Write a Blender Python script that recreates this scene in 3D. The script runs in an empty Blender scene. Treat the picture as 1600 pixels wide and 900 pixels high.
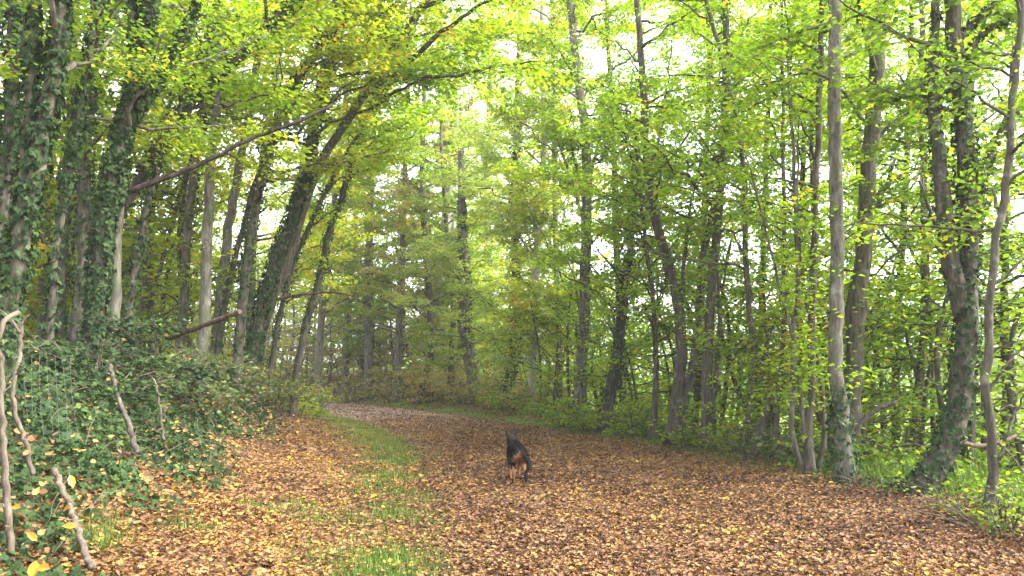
import bpy, math, random
import numpy as np
from mathutils import Vector

rng = np.random.default_rng(7)
random.seed(7)
SC = bpy.context.scene
COL = SC.collection
F, CAMH = 1200.0, 1.6
TILT = math.atan(135 / 1200)
CT, ST = math.cos(TILT), math.sin(TILT)


def at(px, py, Y):
    """world point at depth Y seen at photo pixel (1600x900)"""
    a, b = (px - 800) / F, (450 - py) / F
    s = Y / (CT - b * ST)
    return np.array([a * s, Y, CAMH + (ST + b * CT) * s])


def gp(px, py, z=0.0):
    a, b = (px - 800) / F, (450 - py) / F
    s = (z - CAMH) / (ST + b * CT)
    return np.array([a * s, (CT - b * ST) * s, z])


def proj(p):
    d = np.asarray(p) - np.array([0, 0, CAMH])
    f = d[1] * CT + d[2] * ST
    return 800 + F * d[0] / f, 450 - F * (d[2] * CT - d[1] * ST) / f


# ------------------------------------------------------------------ terrain
_R = [gp(*p) for p in ((1600, 880), (1440, 806), (1250, 762), (1100, 718), (1000, 696), (900, 680), (800, 664),
                       (700, 648), (600, 636), (525, 630))]
_L = [gp(*p) for p in ((690, 900), (672, 770), (655, 710), (600, 674), (515, 651))]
RE = np.array([(4.0, -14), (4.0, 0)] + [(p[0], p[1]) for p in _R])
RE = np.vstack([RE, [(RE[-1, 0] - 7, RE[-1, 1] + 2.6), (RE[-1, 0] - 22, RE[-1, 1] + 4.5), (-90, RE[-1, 1] + 6)]])
LE = np.array([(-0.3, -14), (-0.3, 0)] + [(p[0], p[1]) for p in _L])
LE = np.vstack([LE, [(LE[-1, 0] - 4, LE[-1, 1] + 2.8), (LE[-1, 0] - 12, LE[-1, 1] + 5.0), (-90, LE[-1, 1] + 8)]])


def smooth_line(P, n=161):
    return catmull(P, n)


def catmull(P, n):
    P = np.asarray(P, float)
    if len(P) == 2:
        t = np.linspace(0, 1, n)[:, None]
        return P[0] * (1 - t) + P[1] * t
    d = np.r_[0, np.cumsum(np.linalg.norm(np.diff(P, axis=0), axis=1) + 1e-9)]
    Q = np.vstack([2 * P[0] - P[1], P, 2 * P[-1] - P[-2]])
    m = (P[1:] - P[:-1]) / np.diff(d)[:, None]
    tan = np.vstack([m[:1], (m[1:] + m[:-1]) / 2, m[-1:]])
    s = np.linspace(0, d[-1], n)
    i = np.clip(np.searchsorted(d, s, 'right') - 1, 0, len(P) - 2)
    h = (d[i + 1] - d[i])[:, None]
    t = ((s - d[i])[:, None]) / h
    return ((2 * t**3 - 3 * t**2 + 1) * P[i] + (t**3 - 2 * t**2 + t) * h * tan[i]
            + (-2 * t**3 + 3 * t**2) * P[i + 1] + (t**3 - t**2) * h * tan[i + 1])


REs, LEs = smooth_line(RE), smooth_line(LE)


def sdist(xy, line):
    """signed distance, positive on the left of the line (travelling away from the camera)"""
    xy = np.asarray(xy, float).reshape(-1, 2)
    best = np.full(len(xy), 1e18)
    sg = np.ones(len(xy))
    for a, b in zip(line[:-1], line[1:]):
        ab = b - a
        w = xy - a
        t = np.clip((w @ ab) / (ab @ ab), 0, 1)
        q = w - t[:, None] * ab
        d2 = (q * q).sum(1)
        m = d2 < best
        best[m] = d2[m]
        cr = ab[0] * w[:, 1] - ab[1] * w[:, 0]
        sg[m] = np.sign(cr[m])
    return np.sqrt(best) * sg


GX0, GY0, GSTEP = -100.0, -20.0, .25
_gx = np.arange(GX0, 125, GSTEP)
_gy = np.arange(GY0, 135, GSTEP)
_GX, _GY = np.meshgrid(_gx, _gy)
_q = np.stack([_GX.ravel(), _GY.ravel()], 1)
FL = sdist(_q, LEs[::2]).reshape(_GX.shape)
FR = -sdist(_q, REs[::2]).reshape(_GX.shape)


def edges(x, y):
    """signed distances outside the left and the right edge of the path"""
    fx = np.clip((x - GX0) / GSTEP, 0, len(_gx) - 1.001)
    fy = np.clip((y - GY0) / GSTEP, 0, len(_gy) - 1.001)
    i, j = fx.astype(int), fy.astype(int)
    u, v = fx - i, fy - j
    return tuple((f[j, i] * (1 - u) + f[j, i + 1] * u) * (1 - v) + (f[j + 1, i] * (1 - u) + f[j + 1, i + 1] * u) * v for f in (FL, FR))


def vnoise(x, y, s=1.0, seed=0.0):
    x = np.asarray(x) * s + seed * 13.7
    y = np.asarray(y) * s + seed * 7.3
    return (np.sin(x * 1.7 + 1.3 * np.sin(y * 1.1)) + np.sin(y * 2.1 + 1.7 * np.sin(x * 0.9 + 1))
            + 0.5 * np.sin(3.7 * x + 2.9 * y) + 0.5 * np.sin(4.3 * y - 3.1 * x + 2)) / 3.0


def terrain(x, y):
    x = np.asarray(x, float).ravel()
    y = np.asarray(y, float).ravel()
    uL, uR = edges(x, y)
    z = np.interp(uL, [0, .5, 1.2, 2.5, 3.2, 4, 5, 9, 20, 60], [0, .02, .07, .36, .85, 1.45, 1.7, 1.9, 2.1, 2.4])
    far = np.clip((y - 30) / 12, 0, 1) * np.clip((14 - x) / 10, 0, 1)
    zr = np.interp(uR, [0, .5, 1.5, 3, 5, 10, 30, 80], [0, .05, .12, .0, -.3, -.8, -1.1, -.9])
    zf = np.interp(uR, [0, .5, 1.5, 3, 6, 20, 80], [0, .08, .35, .8, 1.3, 2.2, 3.5])
    z = np.where(uL > 0, z, np.where(uR > 0, zr * (1 - far) + zf * far, 0))
    out = np.clip(np.maximum(uL, uR) / 1.5, 0, 1)
    z = z + out * (0.09 * vnoise(x, y, 1.1) + .05 * vnoise(x, y, 2.7, 3)) + .012 * vnoise(x, y, .8, 5) * (1 - out)
    return z, uL, uR


def tz(x, y):
    return float(terrain([x], [y])[0][0])


# ------------------------------------------------------------------ mesh helpers
def mesh_np(name, V, loops, sizes, mat, parent=None, rnd=None, smooth=False):
    me = bpy.data.meshes.new(name)
    V = np.ascontiguousarray(V, dtype=np.float32)
    me.vertices.add(len(V))
    me.vertices.foreach_set('co', V.ravel())
    loops = np.ascontiguousarray(loops, dtype=np.int32)
    sizes = np.ascontiguousarray(sizes, dtype=np.int32)
    me.loops.add(len(loops))
    me.loops.foreach_set('vertex_index', loops)
    me.polygons.add(len(sizes))
    st = np.r_[0, np.cumsum(sizes)[:-1]].astype(np.int32)
    me.polygons.foreach_set('loop_start', st)
    me.polygons.foreach_set('loop_total', sizes)
    me.polygons.foreach_set('use_smooth', np.full(len(sizes), smooth))
    if rnd is not None:
        at_ = me.attributes.new('rnd', 'FLOAT', 'POINT')
        at_.data.foreach_set('value', np.ascontiguousarray(rnd, dtype=np.float32))
    me.update(calc_edges=True)
    me.validate()
    if mat is not None:
        me.materials.append(mat)
    o = bpy.data.objects.new(name, me)
    COL.objects.link(o)
    if parent is not None:
        o.parent = parent
    return o


def thing(name, label, cat, loc=(0, 0, 0), group=None):
    o = bpy.data.objects.new(name, None)
    COL.objects.link(o)
    o.empty_display_size = .2
    o.location = [float(v) for v in loc]
    o['label'] = label
    o['category'] = cat
    if group:
        o['group'] = group
    return o


def norm(v):
    return v / np.maximum(np.linalg.norm(v, axis=-1, keepdims=True), 1e-9)


class Tubes:
    """collects polylines with radii into one mesh"""

    def __init__(s):
        s.V, s.L, s.S, s.n = [], [], [], 0

    def add(s, P, R, sides=6, rough=0.0, cap=True):
        P = np.asarray(P, float)
        R = np.asarray(R, float)
        if P.ndim == 2:
            P, R = P[None], R[None]
        M, K, _ = P.shape
        T = norm(np.gradient(P, axis=1))
        mt = T.mean(1)
        ref = np.where(np.abs(mt[:, 2:3]) > .75, np.array([[1., .1, 0]]), np.array([[0, .1, 1.]]))
        n1 = norm(np.cross(T, ref[:, None, :]))
        n2 = np.cross(T, n1)
        a = np.arange(sides) / sides * 2 * np.pi
        rr = R[:, :, None] * np.ones(sides)
        if rough:
            lobes = sum(np.sin(a * k + rng.uniform(0, 6.28, (M, 1, 1)) + rng.uniform(-1, 1, (M, 1, 1)) * np.arange(K)[None, :, None] * .25) * rough / k
                        for k in (2, 3, 5))
            rr = rr * (1 + lobes + rng.normal(0, rough * .35, rr.shape))
        V = P[:, :, None, :] + rr[..., None] * (np.cos(a)[:, None] * n1[:, :, None, :] + np.sin(a)[:, None] * n2[:, :, None, :])
        idx = (np.arange(M)[:, None, None] * K + np.arange(K - 1)[None, :, None]) * sides + np.arange(sides)
        nx = (np.arange(M)[:, None, None] * K + np.arange(K - 1)[None, :, None]) * sides + (np.arange(sides) + 1) % sides
        q = np.stack([idx, nx, nx + sides, idx + sides], -1).reshape(-1)
        s.V.append(V.reshape(-1, 3))
        s.L.append(q + s.n)
        s.S.append(np.full(len(q) // 4, 4))
        if cap:
            base = np.arange(M)[:, None] * K * sides
            c0 = (base + np.arange(sides)[::-1]).reshape(-1)
            c1 = (base + (K - 1) * sides + np.arange(sides)).reshape(-1)
            s.L += [c0 + s.n, c1 + s.n]
            s.S += [np.full(M, sides), np.full(M, sides)]
        s.n += M * K * sides

    def build(s, name, mat, parent=None, origin=None, smooth=True):
        V = np.vstack(s.V)
        if origin is not None:
            V = V - np.asarray(origin)
        return mesh_np(name, V, np.concatenate(s.L), np.concatenate(s.S), mat, parent, smooth=smooth)


# leaf templates: (length, width, normal) coordinates
T_SIMPLE = (np.array([(-.5, 0, 0), (-.05, .36, .09), (.5, 0, -.05), (-.05, -.36, .09)]), [(0, 2, 1), (0, 3, 2)])
T_LEAF = (np.array([(-.5, 0, 0), (-.22, .27, .06), (.16, .27, .05), (.5, 0, -.10), (.16, -.27, .05), (-.22, -.27, .06)]),
          [(0, 3, 2, 1), (0, 5, 4, 3)])
T_IVY = (np.array([(-.32, 0, 0), (-.5, .28, .02), (-.08, .48, .05), (.06, .22, .04), (.55, 0, -.08), (.06, -.22, .04), (-.08, -.48, .05), (-.5, -.28, .02)]),
         [(0, 3, 2, 1), (0, 4, 3), (0, 5, 4), (0, 7, 6, 5)])
T_DEAD = (np.array([(-.5, 0, .10), (-.25, .30, .16), (.12, .32, .12), (.5, .02, .20), (.12, -.30, .05), (-.25, -.26, .02), (-.22, .02, -.02), (.16, 0, -.02)]),
          [(0, 6, 1), (6, 7, 2, 1), (7, 3, 2), (0, 5, 6), (5, 4, 7, 6), (4, 3, 7)])
T_BLADE = (np.array([(0, .035, 0), (0, -.035, 0), (.55, .02, .08), (.55, -.02, .08), (1.0, 0, .30)]), [(0, 1, 3, 2), (2, 3, 4)])


class Leaves:
    def __init__(s):
        s.c, s.a, s.n, s.z, s.r = [], [], [], [], []

    def add(s, c, a, n, size, r):
        s.c.append(c); s.a.append(a); s.n.append(n)
        s.z.append(np.broadcast_to(size, (len(c),)).astype(float)); s.r.append(np.broadcast_to(r, (len(c),)).astype(float))

    def count(s):
        return sum(len(c) for c in s.c)

    def build(s, name, tmpl, mat, parent=None, origin=None, keep=None, twigs=None):
        if not s.c:
            return None
        c, a, n, z, r = (np.concatenate(q) for q in (s.c, s.a, s.n, s.z, s.r))
        if keep is not None:
            k = keep(c)
            c, a, n, z, r = c[k], a[k], n[k], z[k], r[k]
        if len(c) == 0:
            return None
        a = norm(a)
        b = norm(np.cross(n, a))
        n = np.cross(a, b)
        t, faces = tmpl
        wid = rng.uniform(.8, 1.2, len(c))
        V = (c[:, None, :] + z[:, None, None] * (t[None, :, 0:1] * a[:, None, :] + (t[None, :, 1:2] * wid[:, None, None]) * b[:, None, :]
             + (t[None, :, 2:3] * rng.uniform(.3, 1.8, len(c))[:, None, None]) * n[:, None, :]))
        if origin is not None:
            V = V - np.asarray(origin)
        N, k = len(c), len(t)
        L = np.concatenate([np.array(f) for f in faces])
        S = np.array([len(f) for f in faces])
        loops = (L[None, :] + (np.arange(N) * k)[:, None]).ravel()
        V, sizes, rn = V.reshape(-1, 3), np.tile(S, N), np.repeat(r, k)
        if twigs is None or not twigs.V:
            return mesh_np(name, V, loops, sizes, mat, parent, rnd=rn)
        TV = np.vstack(twigs.V) - (0 if origin is None else np.asarray(origin))
        TL, TS = np.concatenate(twigs.L) + len(V), np.concatenate(twigs.S)
        o = mesh_np(name, np.vstack([V, TV]), np.concatenate([loops, TL]), np.concatenate([sizes, TS]), mat, parent, rnd=np.r_[rn, np.zeros(len(TV))])
        o.data.materials.append(M['twig'])
        o.data.polygons.foreach_set('material_index', np.r_[np.zeros(len(sizes), np.int32), np.ones(len(TS), np.int32)].astype(np.int32))
        return o


# ------------------------------------------------------------------ materials
def newmat(name):
    m = bpy.data.materials.new(name)
    m.use_nodes = True
    nt = m.node_tree
    nt.nodes.clear()
    out = nt.nodes.new('ShaderNodeOutputMaterial')
    return m, nt, out


def ramp(nt, stops, interp='LINEAR'):
    n = nt.nodes.new('ShaderNodeValToRGB')
    n.color_ramp.interpolation = interp
    e = n.color_ramp.elements
    while len(e) < len(stops):
        e.new(.5)
    for el, (p, c) in zip(e, stops):
        el.position = p
        el.color = (*c, 1)
    return n


def leaf_mat(name, stops, trans=.5, tboost=(1.75, 1.85, .75), rough=.5, spec=.25):
    m, nt, out = newmat(name)
    at_ = nt.nodes.new('ShaderNodeAttribute')
    at_.attribute_name = 'rnd'
    r = ramp(nt, stops)
    nt.links.new(at_.outputs['Fac'], r.inputs[0])
    p = nt.nodes.new('ShaderNodeBsdfPrincipled')
    p.inputs['Roughness'].default_value = rough
    p.inputs['Specular IOR Level'].default_value = spec
    nt.links.new(r.outputs[0], p.inputs['Base Color'])
    if trans:
        mul = nt.nodes.new('ShaderNodeMix')
        mul.data_type = 'RGBA'
        mul.blend_type = 'MULTIPLY'
        mul.inputs['Factor'].default_value = 1
        nt.links.new(r.outputs[0], mul.inputs['A'])
        mul.inputs['B'].default_value = (*tboost, 1)
        t = nt.nodes.new('ShaderNodeBsdfTranslucent')
        nt.links.new(mul.outputs['Result'], t.inputs['Color'])
        mx = nt.nodes.new('ShaderNodeMixShader')
        mx.inputs[0].default_value = trans
        nt.links.new(p.outputs[0], mx.inputs[1])
        nt.links.new(t.outputs[0], mx.inputs[2])
        nt.links.new(mx.outputs[0], out.inputs[0])
    else:
        nt.links.new(p.outputs[0], out.inputs[0])
    return m


def bark_mat(name, dark, mid, pale, moss=.3, scale=7):
    m, nt, out = newmat(name)
    N, L = nt.nodes.new, nt.links.new
    tc = N('ShaderNodeTexCoord')
    mp = N('ShaderNodeMapping')
    mp.inputs['Scale'].default_value = (1, 1, .22)
    L(tc.outputs['Object'], mp.inputs['Vector'])
    n1 = N('ShaderNodeTexNoise'); n1.inputs['Scale'].default_value = scale * 2.2; n1.inputs['Detail'].default_value = 8; n1.inputs['Roughness'].default_value = .7
    L(mp.outputs[0], n1.inputs['Vector'])
    r1 = ramp(nt, [(.32, dark), (.5, mid), (.72, pale)])
    L(n1.outputs['Fac'], r1.inputs[0])
    n2 = N('ShaderNodeTexNoise'); n2.inputs['Scale'].default_value = 2.6; n2.inputs['Detail'].default_value = 6
    L(tc.outputs['Object'], n2.inputs['Vector'])
    r2 = ramp(nt, [(.5, (0, 0, 0)), (.62, (1, 1, 1))])
    L(n2.outputs['Fac'], r2.inputs[0])
    f = N('ShaderNodeMath'); f.operation = 'MULTIPLY'; f.inputs[1].default_value = moss
    L(r2.outputs[0], f.inputs[0])
    mx = N('ShaderNodeMix'); mx.data_type = 'RGBA'
    L(f.outputs[0], mx.inputs['Factor']); L(r1.outputs[0], mx.inputs['A'])
    mx.inputs['B'].default_value = (.055, .075, .022, 1)
    n3 = N('ShaderNodeTexNoise'); n3.inputs['Scale'].default_value = 5.5; n3.inputs['Detail'].default_value = 3
    L(tc.outputs['Object'], n3.inputs['Vector'])
    r3 = ramp(nt, [(.60, (0, 0, 0)), (.72, (.45, .45, .45))])
    L(n3.outputs['Fac'], r3.inputs[0])
    mx2 = N('ShaderNodeMix'); mx2.data_type = 'RGBA'
    L(r3.outputs[0], mx2.inputs['Factor']); L(mx.outputs['Result'], mx2.inputs['A'])
    mx2.inputs['B'].default_value = (*[min(.5, c * 1.35) for c in pale], 1)
    p = N('ShaderNodeBsdfPrincipled')
    p.inputs['Roughness'].default_value = .9
    p.inputs['Specular IOR Level'].default_value = .15
    L(mx2.outputs['Result'], p.inputs['Base Color'])
    b = N('ShaderNodeBump'); b.inputs['Strength'].default_value = .8; b.inputs['Distance'].default_value = .03
    L(n1.outputs['Fac'], b.inputs['Height']); L(b.outputs[0], p.inputs['Normal'])
    L(p.outputs[0], out.inputs[0])
    return m


M = {}
M['lime'] = leaf_mat('leaf_lime', [(0, (.070, .115, .010)), (.4, (.128, .205, .014)), (.7, (.205, .275, .017)), (.92, (.33, .31, .02)), (1, (.38, .19, .03))], .6)
M['yellow'] = leaf_mat('leaf_yellow', [(0, (.095, .125, .011)), (.4, (.165, .215, .015)), (.7, (.255, .27, .018)), (.92, (.40, .27, .025)), (1, (.38, .15, .03))], .6)
M['green'] = leaf_mat('leaf_green', [(0, (.032, .066, .010)), (.4, (.080, .130, .014)), (.7, (.135, .185, .017)), (.93, (.23, .23, .022)), (1, (.30, .18, .03))], .55)
M['pale'] = leaf_mat('leaf_pale', [(0, (.11, .155, .04)), (.4, (.20, .26, .06)), (.7, (.28, .33, .07)), (.93, (.36, .34, .08)), (1, (.42, .28, .08))], .6, (1.7, 1.75, 1.0))
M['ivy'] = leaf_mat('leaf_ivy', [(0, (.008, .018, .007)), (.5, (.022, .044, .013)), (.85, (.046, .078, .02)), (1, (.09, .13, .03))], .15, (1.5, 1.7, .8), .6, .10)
M['bramble'] = leaf_mat('leaf_bramble', [(0, (0.034, 0.052, 0.018)), (.45, (0.069, 0.098, 0.028)), (.75, (0.115, 0.138, 0.034)), (.9, (0.184, 0.149, 0.046)), (1, (0.196, 0.092, 0.034))], .35)
M['dry'] = leaf_mat('leaf_dry', [(0, (.10, .08, .035)), (.35, (.20, .18, .065)), (.6, (.26, .26, .08)), (.8, (.38, .29, .12)), (1, (.40, .23, .10))], .45)
M['litter'] = leaf_mat('leaf_litter', [(0, (.020, .010, .005)), (.22, (.060, .028, .013)), (.5, (.145, .070, .029)), (.74, (.235, .122, .048)), (.90, (.30, .175, .045)), (1, (.40, .25, .03))], .10, (1.3, 1.2, .8), .6, .2)
M['fallen_yellow'] = leaf_mat('leaf_fallen_yellow', [(0, (.22, .10, .012)), (1, (.36, .22, .015))], .2, (1.2, 1.1, .8), .5, .3)
M['grass'] = leaf_mat('grass_blade', [(0, (.022, .048, .009)), (.5, (.058, .105, .015)), (.85, (.11, .155, .022)), (1, (.20, .17, .06))], .35)
M['bark'] = bark_mat('bark_grey_brown', (.018, .014, .010), (.066, .056, .043), (.155, .137, .11), .4)
M['bark_dark'] = bark_mat('bark_dark', (.016, .013, .010), (.058, .049, .039), (.14, .122, .098), .35)
M['dead_dark'] = bark_mat('dead_wood_dark', (.006, .004, .003), (.017, .012, .009), (.042, .032, .025), .2)
M['bark_pale'] = bark_mat('bark_pale', (.030, .026, .020), (.100, .090, .071), (.21, .195, .16), .45)
M['bark_silver'] = bark_mat('bark_silver', (.11, .10, .085), (.27, .25, .22), (.44, .42, .38), .15)
M['dead'] = bark_mat('dead_wood', (.03, .019, .014), (.085, .055, .04), (.17, .12, .09), .15)
M['stick'] = bark_mat('pale_stick', (.030, .023, .017), (.095, .074, .055), (.19, .155, .12), .35)


def simple(name, col, rough=.6, spec=.3, metal=0):
    m, nt, out = newmat(name)
    p = nt.nodes.new('ShaderNodeBsdfPrincipled')
    p.inputs['Base Color'].default_value = (*col, 1)
    p.inputs['Roughness'].default_value = rough
    p.inputs['Specular IOR Level'].default_value = spec
    p.inputs['Metallic'].default_value = metal
    nt.links.new(p.outputs[0], out.inputs[0])
    return m


M['wire'] = simple('galvanised_wire', (.11, .10, .095), .7, .2, .3)
M['cutwood'] = simple('cut_wood', (.075, .05, .034), .9)
M['twig'] = bark_mat('twig', (.03, .023, .017), (.07, .056, .042), (.13, .105, .08), .2)


# ------------------------------------------------------------------ ground, path
def grid_axis(segs):
    out = [segs[0][0]]
    for a, b, st in segs:
        n = max(1, int(round((b - a) / st)))
        out += list(np.linspace(a, b, n + 1)[1:])
    return np.array(out)


gx = grid_axis([(-600, -100, 50), (-100, -30, 5), (-30, -10, .6), (-10, 8, .18), (8, 30, 1.0), (30, 100, 6), (100, 600, 50)])
gy = grid_axis([(-60, -10, 5), (-10, 2, .8), (2, 26, .2), (26, 52, .4), (52, 120, 4), (120, 900, 60)])
X, Y = np.meshgrid(gx, gy)
Z, UL, UR = terrain(X, Y)
# far plain levels out
Z = Z + 0 * Z
nxg, nyg = len(gx), len(gy)
ii = (np.arange(nyg - 1)[:, None] * nxg + np.arange(nxg - 1)).ravel()
quads = np.stack([ii, ii + 1, ii + 1 + nxg, ii + nxg], 1).ravel()

m, nt, out = newmat('forest_floor')
N, L = nt.nodes.new, nt.links.new
tc = N('ShaderNodeTexCoord')
v = N('ShaderNodeTexVoronoi'); v.inputs['Scale'].default_value = 14
L(tc.outputs['Object'], v.inputs['Vector'])
sp = N('ShaderNodeSeparateColor'); L(v.outputs['Color'], sp.inputs[0])
rl = ramp(nt, [(0, (.035, .020, .012)), (.4, (.10, .052, .028)), (.75, (.17, .09, .045)), (1, (.26, .16, .06))])
L(sp.outputs[0], rl.inputs[0])
n1 = N('ShaderNodeTexNoise'); n1.inputs['Scale'].default_value = 9; n1.inputs['Detail'].default_value = 8
L(tc.outputs['Object'], n1.inputs['Vector'])
rm = ramp(nt, [(.3, (.07, .11, .02)), (.55, (.13, .19, .035)), (.8, (.19, .24, .06))])
L(n1.outputs['Fac'], rm.inputs[0])
a1 = N('ShaderNodeAttribute'); a1.attribute_name = 'rnd'
mx = N('ShaderNodeMix'); mx.data_type = 'RGBA'
L(a1.outputs['Fac'], mx.inputs['Factor']); L(rl.outputs[0], mx.inputs['A']); L(rm.outputs[0], mx.inputs['B'])
p = N('ShaderNodeBsdfPrincipled'); p.inputs['Roughness'].default_value = .9; p.inputs['Specular IOR Level'].default_value = .1
L(mx.outputs['Result'], p.inputs['Base Color'])
b = N('ShaderNodeBump'); b.inputs['Strength'].default_value = .7; b.inputs['Distance'].default_value = .04
L(n1.outputs['Fac'], b.inputs['Height']); L(b.outputs[0], p.inputs['Normal']); L(p.outputs[0], out.inputs[0])
M['ground'] = m


def sm(x, a, b):
    t = np.clip((x - a) / (b - a), 0, 1)
    return t * t * (3 - 2 * t)


def grass_mask(x, y, uL, uR):
    """where living grass grows on the verges"""
    n = vnoise(x, y, 1.6, 2) * .5 + .5
    strip = np.exp(-((uL - .5) / (.5 + .5 * sm(y, 13, 20))) ** 2)                       # strip left of the tyre track
    boost = sm(y, 13, 17) * (1 - sm(y, 29, 33))
    left = strip * np.clip(.22 + .78 * sm(n, .3, .6) + .9 * boost, 0, 1)
    left = np.maximum(left, sm(n, .62, .8) * .55 * ((uL > .8) & (uL < 2.7) & (y < 9)))
    right = np.exp(-((uR - .6) / .45) ** 2) * sm(y, 10, 18)
    right = np.maximum(right, sm(uR, .6, 1.4) * (1 - sm(uR, 4, 6)) * .8 * (1 - sm(y, 22, 30)))
    return np.clip(left + right, 0, 1)


gm = np.maximum(grass_mask(X.ravel(), Y.ravel(), UL, UR) * .8, sm(UR, 5, 8) * np.maximum(X.ravel() > -4, sm(UR, 12, 18)))
ground = mesh_np('ground', np.stack([X.ravel(), Y.ravel(), Z], 1), quads, np.full(len(quads) // 4, 4), M['ground'], rnd=gm, smooth=True)
ground['kind'] = 'structure'

# path: a strip between the two edges
K = 150
l2, r2 = catmull(LE, K), catmull(RE, K)
# re-sample so both sides advance together
W = 14
rows = []
for i in range(K):
    t = np.linspace(0, 1, W)[:, None]
    rows.append(l2[i] * (1 - t) + r2[i] * t)
PXY = np.concatenate(rows)
pz, pul, pur = terrain(PXY[:, 0], PXY[:, 1])
PV = np.column_stack([PXY, pz + .018])
ii = (np.arange(K - 1)[:, None] * W + np.arange(W - 1)).ravel()
pq = np.stack([ii, ii + 1, ii + 1 + W, ii + W], 1).ravel()
m, nt, out = newmat('path_earth')
N, L = nt.nodes.new, nt.links.new
tc = N('ShaderNodeTexCoord')
v = N('ShaderNodeTexVoronoi'); v.inputs['Scale'].default_value = 16
L(tc.outputs['Object'], v.inputs['Vector'])
sp = N('ShaderNodeSeparateColor'); L(v.outputs['Color'], sp.inputs[0])
rl = ramp(nt, [(0, (.05, .028, .018)), (.4, (.13, .07, .042)), (.75, (.21, .12, .07)), (1, (.30, .20, .10))])
L(sp.outputs[0], rl.inputs[0])
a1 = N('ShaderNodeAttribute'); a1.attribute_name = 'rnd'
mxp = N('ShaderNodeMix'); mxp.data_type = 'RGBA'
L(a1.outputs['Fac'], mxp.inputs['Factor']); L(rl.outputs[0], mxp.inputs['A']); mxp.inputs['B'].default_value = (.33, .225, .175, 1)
n1 = N('ShaderNodeTexNoise'); n1.inputs['Scale'].default_value = 30; n1.inputs['Detail'].default_value = 6
L(tc.outputs['Object'], n1.inputs['Vector'])
p = N('ShaderNodeBsdfPrincipled'); p.inputs['Roughness'].default_value = .85; p.inputs['Specular IOR Level'].default_value = .15
L(mxp.outputs['Result'], p.inputs['Base Color'])
b = N('ShaderNodeBump'); b.inputs['Strength'].default_value = .6; b.inputs['Distance'].default_value = .03
L(n1.outputs['Fac'], b.inputs['Height']); L(b.outputs[0], p.inputs['Normal']); L(p.outputs[0], out.inputs[0])
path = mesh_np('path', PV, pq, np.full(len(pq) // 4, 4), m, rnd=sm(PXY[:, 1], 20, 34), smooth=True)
path['kind'] = 'structure'


def visible_xy(n, y0, y1, xlim=.78, pw=1.0):
    """points spread over the ground in front of the camera, thinner with distance"""
    u = rng.random(n)
    y = (y0 ** (1 - pw) + u * (y1 ** (1 - pw) - y0 ** (1 - pw))) ** (1 / (1 - pw)) if pw != 1 else y0 * (y1 / y0) ** u
    x = rng.uniform(-1, 1, n) * (xlim * y + 1.0)
    return x, y


def rand_unit(n):
    return norm(rng.normal(size=(n, 3)))


# ------------------------------------------------------------------ fallen leaves
lv = Leaves()
x, y = visible_xy(900000, 3.0, 52, .74, .72)
z, uL, uR = terrain(x, y)
on = np.clip(1 - sm(uL, 2.4, 3.2) * .95, 0, 1) * np.clip(1 - sm(uR, .3, 1.8) * .85, 0, 1)
on *= 1 - .80 * grass_mask(x, y, uL, uR)
inside = (uL < 0) & (uR < 0)
on *= np.where(inside, 1, .85) * np.clip(.8 + .35 * vnoise(x, y, 1.1, 12) + .2 * vnoise(x, y, 4.1, 15), .25, 1)
# thinner in the wheel track at the far bend
on *= 1 - .62 * sm(y, 22, 34) * np.where(inside, 1, .3)
k = rng.random(len(x)) < on
x, y, z, uL, uR = x[k], y[k], z[k], uL[k], uR[k]
n = len(x)
az = rng.uniform(0, 6.283, n)
a = np.stack([np.cos(az), np.sin(az), rng.normal(0, .2, n)], 1)
nn = np.stack([rng.normal(0, .38, n), rng.normal(0, .38, n), np.ones(n)], 1)
size = (.022 + .068 * rng.beta(1.2, 2.4, n)) * np.interp(y, [3, 8, 20, 45], [.72, .88, 1.05, 1.4])
patch = .13 * vnoise(x, y, .7, 4) + .09 * vnoise(x, y, 2.6, 8)
r = np.clip(rng.beta(1.25, 1.5, n) * .95 + patch + np.where(rng.random(n) < .07, .3, 0) + np.where(uL > .2, .10, 0), 0, 1)
lv.add(np.stack([x, y, z + .02 + rng.random(n) ** 2 * .035], 1), a, nn, size, r)
# leaves caught on top of the ivy
xi = rng.uniform(-9, -1.5, 9000)
yi = 3 + 16 * rng.random(9000) ** 1.5
zi, ui, _ = terrain(xi, yi)
ki = (ui > 2.4) & (ui < 6) & (rng.random(9000) < .5)
xi, yi, zi = xi[ki], yi[ki], zi[ki]
ni = len(xi)
az = rng.uniform(0, 6.283, ni)
lv.add(np.stack([xi, yi, zi + rng.uniform(.06, .34, ni)], 1), np.stack([np.cos(az), np.sin(az), rng.normal(-.2, .3, ni)], 1),
       np.stack([rng.normal(.3, .4, ni), rng.normal(-.3, .4, ni), np.full(ni, .8)], 1), rng.uniform(.035, .085, ni), np.clip(rng.normal(.62, .22, ni), 0, 1))
print('litter', n)
lit = lv.build('fallen_leaves', T_DEAD, M['litter'])
lit['kind'] = 'stuff'
lit['label'] = 'brown and yellow fallen leaves carpeting the woodland path'

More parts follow.
